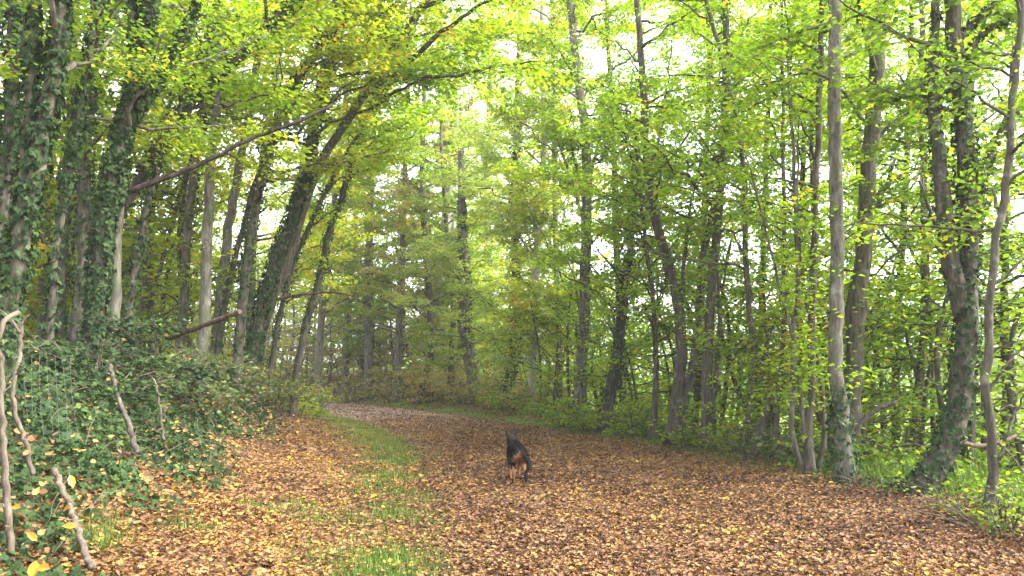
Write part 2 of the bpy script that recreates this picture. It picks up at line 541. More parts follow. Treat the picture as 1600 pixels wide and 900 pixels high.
# ------------------------------------------------------------------ grass blades
lv = Leaves()
x, y = visible_xy(600000, 3.5, 50, .78, .8)
z, uL, uR = terrain(x, y)
g = grass_mask(x, y, uL, uR)
g = np.where(uR < -.05, np.where(uL < -.05, g * sm(uL, -.9, .2), g), g)
k = rng.random(len(x)) < g * .9
x, y, z, uR, uL = x[k], y[k], z[k], uR[k], uL[k]
n = len(x)
az = rng.uniform(0, 6.283, n)
lean = rng.uniform(.25, 1.0, n)
a = np.stack([np.cos(az) * lean, np.sin(az) * lean, np.ones(n)], 1)
nn = np.stack([np.cos(az), np.sin(az), -lean], 1) * -1
hgt = rng.uniform(.05, .13, n) * np.where((uR > .8) & (y < 24), 1.9, 1) * np.interp(y, [4, 20, 45], [.9, 1, 1.0])
lv.add(np.stack([x, y, z - .01], 1), a, nn, hgt, np.clip(rng.normal(.5, .22, n) + .15 * vnoise(x, y, 2) + .3 * sm(y, 12, 18) * (uL > -1) * (uL < 4), 0, 1))
print('grass', n)
gr = lv.build('grass', (T_BLADE[0] * np.array([1, 2.2, 1]), T_BLADE[1]), M['grass'])
gr['kind'] = 'stuff'
gr['label'] = 'short green grass growing along the verges of the path'

# ------------------------------------------------------------------ ivy carpet on the bank
lv = Leaves()
x = rng.uniform(-13, -1.2, 620000)
y = 2.6 + 27 * rng.random(620000) ** 1.7
z, uL, uR = terrain(x, y)
edge = 2.75 + .35 * sm(y, 8, 12) + .4 * vnoise(x, y, 1.3, 6) - .15 * np.clip((7.2 - y) / 3, 0, 1)
cov = sm(uL, edge - .5, edge + .35) * np.clip(.55 + .6 * vnoise(x, y, 1.9, 9), .12, 1) * (1 - sm(uL, 7, 9)) * (np.abs(x) < .8 * y + .6)
k = rng.random(len(x)) < cov * .9
x, y, z, uL = x[k], y[k], z[k], uL[k]
n = len(x)
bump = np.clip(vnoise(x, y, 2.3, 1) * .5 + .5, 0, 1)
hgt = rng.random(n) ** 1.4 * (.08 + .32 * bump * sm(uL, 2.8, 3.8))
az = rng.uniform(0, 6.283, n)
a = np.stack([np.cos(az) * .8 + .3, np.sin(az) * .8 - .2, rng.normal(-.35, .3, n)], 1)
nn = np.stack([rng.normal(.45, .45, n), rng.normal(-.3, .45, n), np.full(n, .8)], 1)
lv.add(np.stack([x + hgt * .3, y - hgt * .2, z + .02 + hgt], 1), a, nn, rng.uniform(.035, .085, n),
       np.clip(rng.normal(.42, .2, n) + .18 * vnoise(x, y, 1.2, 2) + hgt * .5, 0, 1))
print('ivy', n)
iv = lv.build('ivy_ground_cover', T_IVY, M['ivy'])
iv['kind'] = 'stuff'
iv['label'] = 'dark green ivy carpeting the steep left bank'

# ------------------------------------------------------------------ woody plants
def corridor_keep(c):
    z, uL, uR = terrain(c[:, 0], c[:, 1])
    ins = (uL < .2) & (uR < .1)
    k = ~(ins & (c[:, 2] < 4.6))
    k &= ~((c[:, 1] < 5.0) & (c[:, 2] < 6) & (np.abs(c[:, 0]) < 3.2))
    k &= c[:, 2] > z + .03
    return k


def make_limbs(tr, tr_r, n, t0, t1, ln, elev, az_bias=None, az_spread=3.14, bend=.25, zmax=None):
    """random limbs off a trunk polyline: (n,10,3), radii"""
    K = len(tr)
    out, rad = [], []
    for i in range(n):
        t = t0 + (t1 - t0) * (i + rng.random()) / n
        f = t * (K - 1)
        j = min(int(f), K - 2)
        p0 = tr[j] + (tr[j + 1] - tr[j]) * (f - j)
        az = rng.uniform(-np.pi, np.pi) if az_bias is None else az_bias + rng.normal() * az_spread
        el = math.radians(rng.uniform(*elev))
        d = np.array([math.cos(az) * math.cos(el), math.sin(az) * math.cos(el), math.sin(el)])
        Ln = rng.uniform(*ln) * (1 - .35 * max(0, t - .5))
        s = np.linspace(0, 1, 10)[:, None]
        sway = norm(rng.normal(size=3) * np.array([1, 1, .5]))
        P = p0 + d * s * Ln + sway * (s ** 2) * Ln * bend * rng.uniform(-.6, .6) + np.array([0, 0, 1]) * (s ** 2 * Ln * bend * rng.uniform(-.35, .35))
        P[1:] += rng.normal(0, .018 * Ln, (9, 3))
        rb = min(tr_r[j] * .55, .012 + .011 * Ln)
        if proj(P[4])[1] < -50 and rng.random() < .7 or p0[1] > 28 and proj(P[4])[1] < 190 and rng.random() < .6:
            continue
        out.append(P)
        rad.append(np.linspace(rb, .006, 10))
    return out, rad


def foliage(limbs, tubes, lv, tw=3.2, dens=24, size=.1, spread=.16, flat=.5, shade=0.0, tlen=(.35, 1.3), t0=.15, sidesT=3, treer=0.0):
    for P in limbs:
        seg = np.linalg.norm(np.diff(P, axis=0), axis=1)
        Ln = seg.sum()
        nt_ = max(3, int(Ln * tw))
        t = np.sort(t0 + (1.02 - t0) * rng.random(nt_))
        t[-1] = .99
        f = np.clip(t, 0, .999) * (len(P) - 1)
        j = np.clip(f.astype(int), 0, len(P) - 2)
        p0 = P[j] + (P[j + 1] - P[j]) * (f - j)[:, None]
        tg = norm(P[j + 1] - P[j])
        side = norm(np.cross(tg, np.array([0, 0, 1.0])) + 1e-4)
        upv = np.cross(side, tg)
        sg = np.where(np.arange(nt_) % 2 == 0, 1, -1)[:, None] * rng.uniform(.5, 1.3, (nt_, 1))
        d = norm(tg * rng.uniform(.5, 1.0, (nt_, 1)) + side * sg + upv * rng.normal(0, .33, (nt_, 1)))
        d[:, 2] = d[:, 2] * .75
        l = np.clip(Ln * rng.uniform(.2, .5, nt_) * (1.15 - .6 * t), *tlen)
        s = np.linspace(0, 1, 5)
        TP = p0[:, None, :] + d[:, None, :] * (s[None, :, None] * l[:, None, None])
        TP[:, :, 2] += -.14 * (s ** 2)[None] * l[:, None] + rng.normal(0, .05, (nt_, 1)) * s[None] * l[:, None]
        TP[:, 1:, :] += rng.normal(0, .02, (nt_, 4, 3)) * l[:, None, None]
        TR = np.linspace(1, .45, 5)[None] * (.003 + .0035 * l)[:, None]
        tubes.add(TP, TR, sidesT, cap=False)
        nl = np.maximum(2, rng.poisson(l * dens))
        idx = np.repeat(np.arange(nt_), nl)
        n = len(idx)
        ts = .1 + .95 * rng.random(n)
        q = np.clip(ts, 0, .999) * 4
        jj = q.astype(int)
        base = TP[idx, jj] + (TP[idx, np.minimum(jj + 1, 4)] - TP[idx, jj]) * (q - jj)[:, None]
        sd = norm(np.cross(d, np.array([0, 0, 1.0])) + 1e-4)[idx]
        lat = rng.normal(0, 1, n)
        a = d[idx] * rng.uniform(.2, 1.0, (n, 1)) + sd * np.sign(lat)[:, None] * rng.uniform(.3, 1.1, (n, 1)) + np.array([0, 0, -1.0]) * rng.uniform(-.1, .55, (n, 1))
        nn = np.array([0, 0, 1.0]) + rng.normal(0, flat, (n, 3))
        c = base + sd * (lat * spread)[:, None] + rng.normal(0, spread * .35, (n, 3))
        tr_ = rng.normal(0, .14, nt_)
        lv.add(c, a, nn, size * rng.uniform(.65, 1.3, n), np.clip(.47 + treer + tr_[idx] + rng.normal(0, .17, n), 0, 1))


def ivy_on(lv, P, R, t0, t1, per_m, size=.075, thick=.10, patchy=.5):
    """ivy leaves clothing a stem between fractions t0 and t1"""
    K = len(P)
    Ln = np.linalg.norm(np.diff(P, axis=0), axis=1).sum() * (t1 - t0)
    n = int(per_m * Ln)
    t = t0 + (t1 - t0) * rng.random(n)
    f = t * (K - 1.001)
    j = f.astype(int)
    p = P[j] + (P[j + 1] - P[j]) * (f - j)[:, None]
    r = R[j]
    tg = norm(P[j + 1] - P[j])
    e1 = norm(np.cross(tg, np.array([1., .3, 0])))
    e2 = np.cross(tg, e1)
    th = rng.uniform(0, 6.283, n)
    o = np.cos(th)[:, None] * e1 + np.sin(th)[:, None] * e2
    ph = rng.uniform(0, 6.28, 3)
    clump = .5 + .5 * np.sin(t * Ln * 3.1 + 2 * np.sin(th + ph[0]) + ph[1]) * np.sin(t * Ln * 1.3 + th + ph[2])
    keep = rng.random(n) < (1 - patchy) + patchy * clump
    off = r + .01 + thick * (.25 + .75 * clump) * rng.random(n) ** .8
    c = p + o * off[:, None]
    a = np.array([0, 0, -1.0]) + rng.normal(0, .5, (n, 3)) + o * .35
    nn = o + rng.normal(0, .45, (n, 3)) + np.array([0, 0, .35])
    lv.add(c[keep], a[keep], nn[keep], (size * rng.uniform(.6, 1.3, n))[keep], np.clip(.4 + .28 * (clump - .5) + rng.normal(0, .17, n), 0, 1)[keep])


def trunk_line(pts, Y, ext, K=44, ground_to=True, dY=0.0):
    P = []
    n = len(pts)
    for i, q in enumerate(pts):
        yy = Y + dY * i / max(1, n - 1) + (q[2] if len(q) > 2 else 0)
        P.append(at(q[0], q[1], yy))
    if ground_to:
        zb = tz(P[0][0], P[0][1])
        if P[0][2] > zb + .25:
            d = P[0] - P[1]
            k = min(1.0, (P[0][2] - zb) / max(.1, -d[2]) if d[2] < -.1 else .3)
            q = P[0] + d * k * .5
            P.insert(0, np.array([q[0], q[1], tz(q[0], q[1]) - .12]))
        else:
            P[0][2] = min(P[0][2], zb - .08)
    if ext:
        d = norm(P[-1] - P[-2])
        d = norm(d + np.array([0, 0, .5]))
        P.append(P[-1] + d * ext)
    L_ = catmull(P, K)
    return L_


GN, GD, GT, GL_, GS_ = 1.85, 3.1, 1.35, 1.12, .86


def tree(name, label, pts, Y, w, bark='bark', ext=4.0, taper=.45, dY=0.0, limbs=None, nl=12, lt=(.3, .98), ln=(1.5, 3.5), elev=(5, 50),
         az=None, azs=1.0, pal='lime', dens=24, tw=3.0, size=.11, ivy=None, group=None, extra=(), cat='tree', spread=.17, flare=1.0, leafr=0.0, rough=.06, flat=.5,
         ivy_size=.075, ivy_thick=.10, sides=12, limb_ivy=0):
    if group == GL:
        w, ivy_thick = w * .84, ivy_thick * .8
    if Y > 28:
        nl, dens, lt = int(nl * 1.6), dens * .95, (min(lt[0], .12), lt[1])
    nl, dens, tw, ln, size = int(nl * GN), dens * GD, tw * GT, (ln[0] * GL_, ln[1] * GL_), size * GS_
    P = trunk_line(pts, Y, ext, dY=dY)
    K = len(P)
    base = P[0].copy()
    s = np.linspace(0, 1, K)
    r0 = w * Y / F / 2
    R = r0 * (1 - (1 - taper) * s)
    hh = P[:, 2] - P[0, 2]
    R = R * (1 + .75 * flare * np.exp(-np.maximum(hh, 0) / .28))
    P[1:-1] += rng.normal(0, .012, (K - 2, 3)) * np.array([1, 1, 0])
    t = thing(name, label, cat, base, group)
    tb = Tubes()
    tb.add(P, R, sides, rough)
    lim, lr = [], []
    if nl:
        a_, b_ = make_limbs(P, R, nl, lt[0], lt[1], ln, elev, az, azs)
        lim += a_; lr += b_
    extra_limbs = []
    for e in extra:                                         # hand-placed limbs traced at their own depth
        pe, we = e[0], e[1]
        Ye = e[2] if len(e) > 2 else Y
        dYe = e[3] if len(e) > 3 else 0
        Q = [at(q[0], q[1], Ye + dYe * i / (len(pe) - 1)) for i, q in enumerate(pe)]
        Q = catmull(Q, 22)
        Q[2:-1] += rng.normal(0, .012, (19, 3))
        rb = we * Ye / F / 2
        tb.add(Q, np.linspace(rb, max(.006, rb * .28), 22), 8, .05)
        extra_limbs.append((Q, np.linspace(rb, rb * .28, 22)))
    if lim:
        for p_, r_ in zip(lim, lr):
            tb.add(p_, r_, 6, .03)
    lv = Leaves()
    tb2 = Tubes()
    fol = list(lim) + [q[0][::2] for q in extra_limbs]
    if fol and dens > 0:
        foliage(fol, tb2, lv, tw=tw, dens=dens, size=size, spread=spread, treer=leafr, flat=flat)
    tb.build('trunk', M[bark], t, base)
    if lv.c:
        lv.build('crown', T_SIMPLE if Y > 9.5 else T_LEAF, M[pal], t, base, corridor_keep, tb2)
    if ivy:
        iv = Leaves()
        ivy_on(iv, P, R, ivy[0], ivy[1], ivy[2], ivy_size, ivy_thick)
        if limb_ivy:
            for Q, RR in extra_limbs:
                ivy_on(iv, Q, RR, 0, .8, ivy[2] * limb_ivy, ivy_size * .9, ivy_thick * .7)
        iv.build('ivy', T_IVY if Y < 14 else T_SIMPLE, M['ivy'], t, base)
    return t


def shrub(name, label, px, py, Y, h, wid, pal, nst=14, dens=40, size=.07, cat='shrub', group=None, tw=4, stem='twig', droop=.3, spread=.12, leafr=0.0, flat=.7):
    b0 = at(px, py, Y)
    b0[2] = tz(b0[0], b0[1])
    t = thing(name, label, cat, b0, group)
    tb, tb2, lv = Tubes(), Tubes(), Leaves()
    P = []
    for i in range(nst):
        az = rng.uniform(0, 6.283)
        rr = wid * math.sqrt(rng.random())
        hh = h * rng.uniform(.55, 1.1) * (1 - .35 * rr / wid)
        s = np.linspace(0, 1, 10)[:, None]
        o = np.array([math.cos(az), math.sin(az), 0])
        st_ = b0 + o * rr * .35
        st_[2] = tz(st_[0], st_[1]) - .04
        Q = st_ + o * rr * s ** 1.4 + np.array([0, 0, 1.0]) * hh * (s - droop * s ** 3) + rng.normal(0, .02 * h, (10, 3)) * s
        P.append(Q)
        tb.add(Q, np.linspace(.006 + .006 * h, .003, 10), 5)
    foliage(P, tb2, lv, tw=tw, dens=dens, size=size, spread=spread, tlen=(.15, .6), t0=.05, treer=leafr, flat=flat)
    tb.build('stems', M[stem], t, b0)
    lv.build('foliage', T_SIMPLE if Y > 9 else T_LEAF, M[pal], t, b0, corridor_keep, tb2)
    return t


def pole(name, label, pts, Y, w, mat, cat, dY=0, w2=None, side=(), cut=None, group=None):
    Q = [at(q[0], q[1], Y + dY * i / (len(pts) - 1)) for i, q in enumerate(pts)]
    P = catmull(Q, 30)
    P[1:-1] += rng.normal(0, .006, (28, 3))
    r0 = w * Y / F / 2
    r1 = (w2 if w2 is not None else w * .6) * Y / F / 2
    t = thing(name, label, cat, P[0], group)
    tb = Tubes()
    tb.add(P, np.linspace(r0, r1, 30), 9, .10)
    if mat == 'stick':                                      # broken side twigs and knots
        for i in rng.choice(np.arange(4, 26), 5, replace=False):
            dd = norm(rng.normal(size=3))
            Lk = rng.uniform(.05, .16)
            q = np.linspace(P[i], P[i] + dd * Lk, 6) + rng.normal(0, .006, (6, 3)) * np.linspace(0, 1, 6)[:, None]
            tb.add(q, np.linspace(r0 * .4, .002, 6), 5)
    for pe, we in side:
        q = catmull([at(a[0], a[1], Y) for a in pe], 12)
        tb.add(q, np.linspace(we * Y / F / 2, .004, 12), 6, .05)
    tb.build('stem', M[mat], t, P[0])
    if cut:
        d = norm(P[-1] - P[-2])
        c = Tubes()
        c.add(np.array([P[-1] - d * .005, P[-1] + d * .012]), np.array([r1 * 1.02, r1 * .98]), 12)
        c.build('cut_end', M['cutwood'], t, P[0], smooth=False)
    return t


GL, GR, GC = 'trees on the left bank', 'trees along the right verge', 'trees beyond the bend'
R_ = 0.3
# ---- left bank: azimuth 0 = +x, towards the path
tree('ivy_clad_tree', 'thick forked trunk with pale bark and ivy at the left edge above the wire netting', [(5, 560), (18, 470), (42, 330), (66, 220), (84, 110), (97, 0), (110, -160)], 7.6, 34, 'bark', 3, nl=5, lt=(.35, .95),
     ln=(1.0, 2.4), az=.2, azs=1.2, pal='green', dens=30, size=.07, ivy=(.0, .9, 480), group=GL, extra=[([(46, 310), (44, 200), (50, 80), (62, -60)], 24)], limb_ivy=.9, ivy_thick=.10)
tree('ivy_clad_tree', 'dark ivy clad trunk cut by the upper left corner of the picture', [(-25, 560), (-8, 400), (10, 250), (18, 120), (24, 0), (28, -150)], 8.6, 26, 'bark_dark', 3, nl=8, ln=(1, 2.2), pal='green', dens=28,
     size=.085, ivy=(0, .95, 360), group=GL, ivy_thick=.1)
tree('ivy_clad_tree', 'massive ivy clad trunk leaning right where the long dead branch starts', [(140, 580), (152, 460), (168, 320), (192, 210), (214, 110), (236, 0), (256, -160)], 9.4, 29, 'bark', 3, nl=8, lt=(.3, .95),
     ln=(1.0, 2.6), az=.3, azs=1.3, pal='green', dens=28, size=.072, ivy=(.0, .97, 700), group=GL, extra=[([(205, 190), (262, 100), (300, 30), (330, -60)], 13), ([(216, 110), (208, 20), (206, -80)], 18)], limb_ivy=.6, ivy_thick=.11)
tree('ivy_clad_tree', 'slim dark trunk rising straight between the two thick ivy trunks', [(122, 520), (130, 400), (132, 260), (143, 130), (156, 0), (164, -140)], 11.0, 28, 'bark_dark', 3, nl=10, lt=(.3, .95), ln=(1, 2.4), pal='green', dens=26,
     size=.09, ivy=(0, .8, 260), group=GL)
tree('woodland_tree', 'thin dark trunk close left of the massive ivy trunk', [(92, 500), (100, 380), (108, 250), (112, 120), (118, 0), (120, -120)], 12.5, 18, 'bark_dark', 3, nl=9, ln=(1, 2.4), pal='green', dens=24, ivy=(0, .5, 160), group=GL)
tree('woodland_tree', 'short grey trunk standing just right of the massive ivy trunk', [(178, 560), (180, 470), (184, 360), (192, 250), (206, 120), (216, -20)], 11.5, 20, 'bark_pale', 4, nl=9, ln=(1, 2.2), pal='green', dens=24, ivy=(.25, .9, 200), group=GL)
tree('woodland_tree', 'straight pale trunk crossed by the long dead branch', [(318, 510), (322, 420), (327, 300), (336, 180), (344, 80), (350, 0), (356, -120)], 14.5, 22, 'bark_pale', 3, nl=12, lt=(.45, .97), ln=(1.2, 3), pal='yellow', dens=24,
     group=GL, az=0, azs=1.5, ivy=(.4, .8, 100))
tree('woodland_tree', 'dark mottled trunk just left of the straight pale trunk', [(283, 520), (290, 420), (298, 310), (312, 210), (330, 100), (342, -40)], 15.5, 19, 'bark', 4, nl=11, lt=(.4, .95), ln=(1.2, 2.8), pal='yellow', dens=24, group=GL, ivy=(.0, .5, 120))
tree('woodland_tree', 'grey trunk leaning slightly right behind the straight pale trunk', [(340, 510), (352, 400), (366, 300), (386, 200), (404, 90), (420, -40)], 17, 20, 'bark_pale', 4, nl=11, lt=(.4, .95), ln=(1.2, 3), pal='yellow', dens=24, group=GL)
tree('leaning_tree', 'dark crooked trunk leaning right with ivy, left of the stout ivy leaner', [(376, 500), (384, 420), (400, 320), (424, 230), (436, 170), (470, 110), (510, 60)], 15, 20, 'bark_dark', 2, nl=10, lt=(.4, .95), ln=(1.2, 2.8), pal='yellow',
     dens=24, group=GL, ivy=(.1, .8, 200), az=0, azs=1)
tree('leaning_tree', 'very slanted dark trunk crossing the gaps of sky at upper left', [(170, 380), (225, 270), (272, 195), (330, 128), (398, 62), (452, 12), (520, -50)], 12.5, 22, 'bark_dark', 2, nl=12, lt=(.3, .98), ln=(1.2, 2.8), pal='lime',
     dens=22, group=GL, ivy=(.1, .95, 210), az=.1, azs=1.1)
tree('leaning_tree', 'stout ivy wrapped trunk leaning right over the bank', [(402, 520), (420, 440), (448, 360), (472, 290), (490, 205), (512, 110), (530, 40), (548, -30), (566, -140)], 16, 23, 'bark', 3, nl=13, lt=(.35, .98), ln=(1.6, 3.6),
     pal='yellow', dens=13, group=GL, ivy=(.0, .98, 560), az=-.1, azs=.9, ivy_thick=.11, ivy_size=.085)
tree('leaning_tree', 'slender bare trunk arching far right over the path with long limbs', [(415, 500), (455, 390), (492, 275), (535, 200), (574, 140), (612, 82), (650, 25), (690, -40)], 17.5, 22, 'bark', 3, nl=8, lt=(.5, .98), ln=(1.6, 3.4),
     pal='lime', dens=17, tw=3.4, group=GL, az=-.1, azs=.8, size=.125, dY=-1.5,
     extra=[([(585, 135), (640, 95), (690, 50), (745, 12), (800, -20)], 11, 16.2, -2), ([(604, 108), (650, 118), (710, 118), (770, 104), (840, 96)], 8, 16.2, -2.5), ([(604, 122), (660, 122), (720, 113), (790, 112), (880, 92)], 7, 16.4, 1.5),
            ([(572, 142), (600, 150), (626, 140), (648, 128), (700, 118)], 7, 16.5, -1), ([(616, 78), (590, 55), (560, 60), (520, 80)], 7, 16, -1.5), ([(640, 45), (600, 30), (560, 18), (500, 10)], 7, 16, 1),
            ([(662, 10), (720, -10), (790, -25), (880, -30)], 9, 15.6, -2)])
tree('leaning_tree', 'thin ivy speckled trunk leaning right at the inner edge of the bend', [(462, 590), (480, 500), (500, 430), (512, 370), (534, 310), (552, 245), (578, 175), (598, 110), (622, 40), (640, -30)], 20, 15, 'bark_dark', 2, nl=10, lt=(.45, .98),
     ln=(1.4, 3), pal='lime', dens=24, group=GL, ivy=(.15, .7, 170), az=-.2, azs=.9, size=.12)
tree('sapling', 'thin dark sapling standing left of the thin ivy speckled leaner', [(428, 560), (440, 480), (455, 400), (466, 340), (480, 270)], 21, 9, 'bark_dark', 2, nl=10, lt=(.3, .98), ln=(.9, 2), pal='yellow', dens=24, group=GL)
tree('sapling', 'slanted dark sapling against yellow leaves, left of the mottled trunk', [(232, 500), (250, 420), (268, 350), (288, 280), (312, 200)], 18, 9, 'bark_dark', 2, nl=10, lt=(.2, .98), ln=(.9, 2.2), pal='yellow', dens=26, group=GL)
tree('woodland_tree', 'dim slim trunk deep in the left wood behind the massive ivy trunk', [(232, 470), (236, 330), (246, 200), (262, 60), (270, -60)], 20, 18, 'bark', 3, nl=13, lt=(.2, .95), ln=(1.4, 3.4), pal='yellow', dens=24, group=GL)
tree('woodland_tree', 'faint brown trunk between the pale trunk and the stout ivy leaner, farther back', [(392, 480), (398, 350), (412, 230), (432, 110), (446, -20)], 25, 16, 'bark', 3, nl=15, lt=(.15, .95), ln=(1.6, 3.6), pal='yellow', dens=22, size=.13, group=GL)
tree('woodland_tree', 'slim far trunk seen left of the slim dark trunk through ivy', [(66, 500), (72, 360), (84, 200), (90, 40), (92, -80)], 17, 17, 'bark_dark', 3, nl=13, lt=(.2, .95), ln=(1.4, 3), pal='green', dens=24, group=GL)

tree('ivy_clad_tree', 'slender dark ivy stem just right of the thick forked trunk, leaning a little', [(78, 540), (84, 430), (100, 300), (124, 170), (150, 40), (165, -60)], 8.8, 15, 'bark_dark', 3, nl=7, lt=(.3, .95), ln=(.9, 2), pal='green', dens=24, size=.085, ivy=(0, .9, 240), group=GL, ivy_thick=.07)
tree('leaning_tree', 'slim dark stem leaning right from behind the massive ivy trunk', [(196, 540), (208, 440), (226, 340), (250, 250), (290, 150), (330, 50), (350, -30)], 12, 14, 'bark_dark', 2, nl=8, lt=(.35, .95), ln=(.9, 2.2), pal='yellow', dens=20, size=.09, ivy=(0, .8, 160), group=GL)
tree('leaning_tree', 'slim dark stem leaning right between the straight pale trunk and the dark crooked trunk', [(346, 510), (366, 410), (392, 310), (428, 210), (468, 130), (512, 40), (540, -30)], 16, 13, 'bark_dark', 2, nl=9, lt=(.4, .95), ln=(1, 2.4), pal='yellow', dens=20, ivy=(0, .8, 140), group=GL)
tree('leaning_tree', 'thin dark stem leaning right just beyond the stout ivy leaner', [(430, 530), (448, 450), (476, 370), (508, 300), (548, 230), (590, 170)], 19, 11, 'bark_dark', 3, nl=9, lt=(.4, .95), ln=(1, 2.4), pal='lime', dens=20, ivy=(0, .6, 120), group=GL)

# ---- trees right of the path
tree('woodland_tree', 'tall straight grey trunk beside the path, bare and slightly mossy at its foot', [(1321, 752), (1316, 680), (1308, 590), (1306, 480), (1309, 380), (1306, 260), (1303, 130), (1305, 0), (1302, -150)], 11.4, 23, 'bark_pale', 3, taper=.72, nl=8, lt=(.5, .98),
     ln=(1.2, 2.6), pal='lime', dens=20, group=GR, ivy=(0, .12, 300), flare=1.3)
tree('woodland_tree', 'mottled trunk leaning a little right, standing behind the tall straight grey trunk', [(1328, 735), (1332, 640), (1338, 520), (1348, 400), (1358, 270), (1368, 130), (1378, 0), (1388, -140)], 13.2, 27, 'bark', 3, taper=.75, nl=11, lt=(.4, .98),
     ln=(1.2, 3.0), pal='lime', dens=20, group=GR, extra=[([(1352, 340), (1375, 300), (1398, 280), (1440, 262), (1490, 240)], 11)])
tree('forked_tree', 'thick curved mossy trunk bending from the ground and forking, near the right edge', [(1432, 782), (1462, 730), (1490, 676), (1503, 600), (1510, 520), (1512, 440), (1514, 330), (1508, 220), (1496, 110), (1488, 0), (1482, -130)], 10.0, 37, 'bark_dark', 3,
     taper=.40, nl=8, lt=(.45, .97), ln=(1.0, 2.6), pal='green', dens=22, group=GR, ivy=(.0, .55, 340), ivy_thick=.06, flare=.35,
     extra=[([(1508, 500), (1494, 440), (1478, 350), (1466, 250), (1458, 130), (1462, 0), (1466, -100)], 31), ([(1512, 440), (1524, 360), (1536, 290), (1556, 220), (1590, 170), (1640, 120)], 18),
            ([(1500, 60), (1540, 20), (1590, -20)], 12), ([(1502, 110), (1530, 60), (1580, 28), (1640, 0)], 10), ([(1530, 300), (1570, 290), (1610, 272)], 9)], limb_ivy=.35)
tree('sapling', 'thin dark wavy sapling at the far right in front of the mossy forked trunk', [(1540, 822), (1553, 740), (1552, 680), (1540, 620), (1544, 540), (1548, 450), (1562, 350), (1576, 250), (1584, 130), (1596, 20), (1604, -80)], 8.4, 14, 'bark_dark', 2, taper=.55, nl=9,
     lt=(.3, .98), ln=(.6, 1.8), pal='green', dens=20, size=.085, group=GR, flare=.6, extra=[([(1541, 620), (1560, 585), (1585, 555), (1620, 530)], 6), ([(1552, 735), (1570, 690), (1590, 640), (1612, 600)], 7)])
tree('multi_stem_tree', 'clump of thin grey stems at the verge left of the tall straight trunk', [(1268, 752), (1262, 690), (1268, 600), (1270, 480), (1274, 330), (1280, 180), (1284, 20), (1286, -100)], 12.2, 13, 'bark', 2, nl=10, lt=(.3, .98), ln=(.9, 2.2), pal='lime',
     dens=13, group=GR, extra=[([(1262, 750), (1240, 690), (1238, 590), (1246, 430), (1240, 260), (1232, 100), (1226, -60)], 10), ([(1272, 752), (1288, 690), (1284, 600), (1262, 480), (1246, 330), (1248, 180)], 9), ([(1266, 752), (1254, 640), (1236, 520), (1212, 420), (1190, 330), (1160, 220)], 8)])
tree('twin_stem_tree', 'dark twin stemmed tree splaying into a wide V beside the path', [(1050, 696), (1056, 630), (1066, 560), (1058, 470), (1040, 400), (1022, 330), (1010, 250), (1006, 150), (998, 40)], 17.2, 19, 'bark_dark', 2, nl=12, lt=(.35, .98), ln=(1.2, 3), pal='lime',
     dens=14, group=GR, size=.12, extra=[([(1058, 694), (1072, 620), (1086, 560), (1094, 470), (1098, 400), (1112, 340), (1134, 250), (1148, 150), (1160, 30)], 17), ([(1064, 480), (1070, 400), (1078, 330), (1100, 230)], 8), ([(1022, 330), (1000, 280), (976, 220), (950, 170)], 6),
                                          ([(1012, 270), (1030, 220), (1040, 150), (1050, 60)], 6)])
tree('woodland_tree', 'upright dark trunk with a pale stem behind it, right of the twin stemmed tree', [(1106, 706), (1104, 620), (1106, 540), (1112, 450), (1120, 360), (1128, 250), (1134, 120), (1136, 0), (1138, -80)], 16.4, 17, 'bark_dark', 2, nl=11, lt=(.35, .98), ln=(1.2, 2.8), pal='lime',
     dens=13, group=GR, size=.12, extra=[([(1112, 704), (1116, 620), (1122, 560), (1124, 470), (1116, 380)], 12)], ivy=(.55, .95, 100))
tree('sapling', 'sinuous thin dark trunk with a kink at mid height', [(1152, 716), (1172, 650), (1178, 570), (1172, 480), (1166, 400), (1164, 300), (1160, 240), (1140, 140), (1120, 60), (1098, -20)], 15, 11, 'bark_dark', 2, nl=11, lt=(.3, .98), ln=(1, 2.4), pal='lime', dens=13,
     group=GR, size=.115)
tree('leaning_sapling', 'short dark sapling arching right from the verge', [(1172, 724), (1182, 690), (1200, 640), (1222, 602), (1250, 578), (1290, 540)], 14.2, 14, 'bark_dark', 1, nl=8, lt=(.3, .98), ln=(.7, 1.6), pal='yellow', dens=24, group=GR, extra=[([(1202, 640), (1190, 570), (1204, 520), (1230, 470)], 6)])
tree('woodland_tree', 'pale branching trunk left of the twin stemmed tree', [(905, 668), (908, 600), (912, 520), (914, 430), (916, 350), (917, 280), (912, 190), (900, 90), (890, 0)], 24, 20, 'bark_pale', 3, taper=.5, nl=14, lt=(.3, .98), ln=(1.5, 3.4), pal='lime', dens=24, size=.13,
     group=GR, ivy=(0, .35, 120), extra=[([(916, 330), (902, 270), (886, 200), (868, 150)], 7), ([(918, 290), (934, 230), (950, 160), (960, 90)], 7), ([(910, 340), (896, 290), (872, 220), (856, 160)], 6)])
tree('ivy_clad_tree', 'short ivy clad trunk leaning right between the pale trunk and the twin stems', [(944, 682), (952, 620), (964, 560), (972, 490), (984, 400), (990, 300)], 21, 19, 'bark_dark', 2, nl=10, lt=(.3, .98), ln=(1, 2.6), pal='lime', dens=26, group=GR, size=.12, ivy=(0, .8, 300))
tree('sapling', 'straight thin dark sapling just left of the twin stemmed tree', [(1018, 690), (1024, 620), (1024, 540), (1018, 450), (1010, 390), (1000, 300)], 18.5, 10, 'bark_dark', 2, nl=11, lt=(.25, .98), ln=(.9, 2.2), pal='lime', dens=14, group=GR, size=.12)
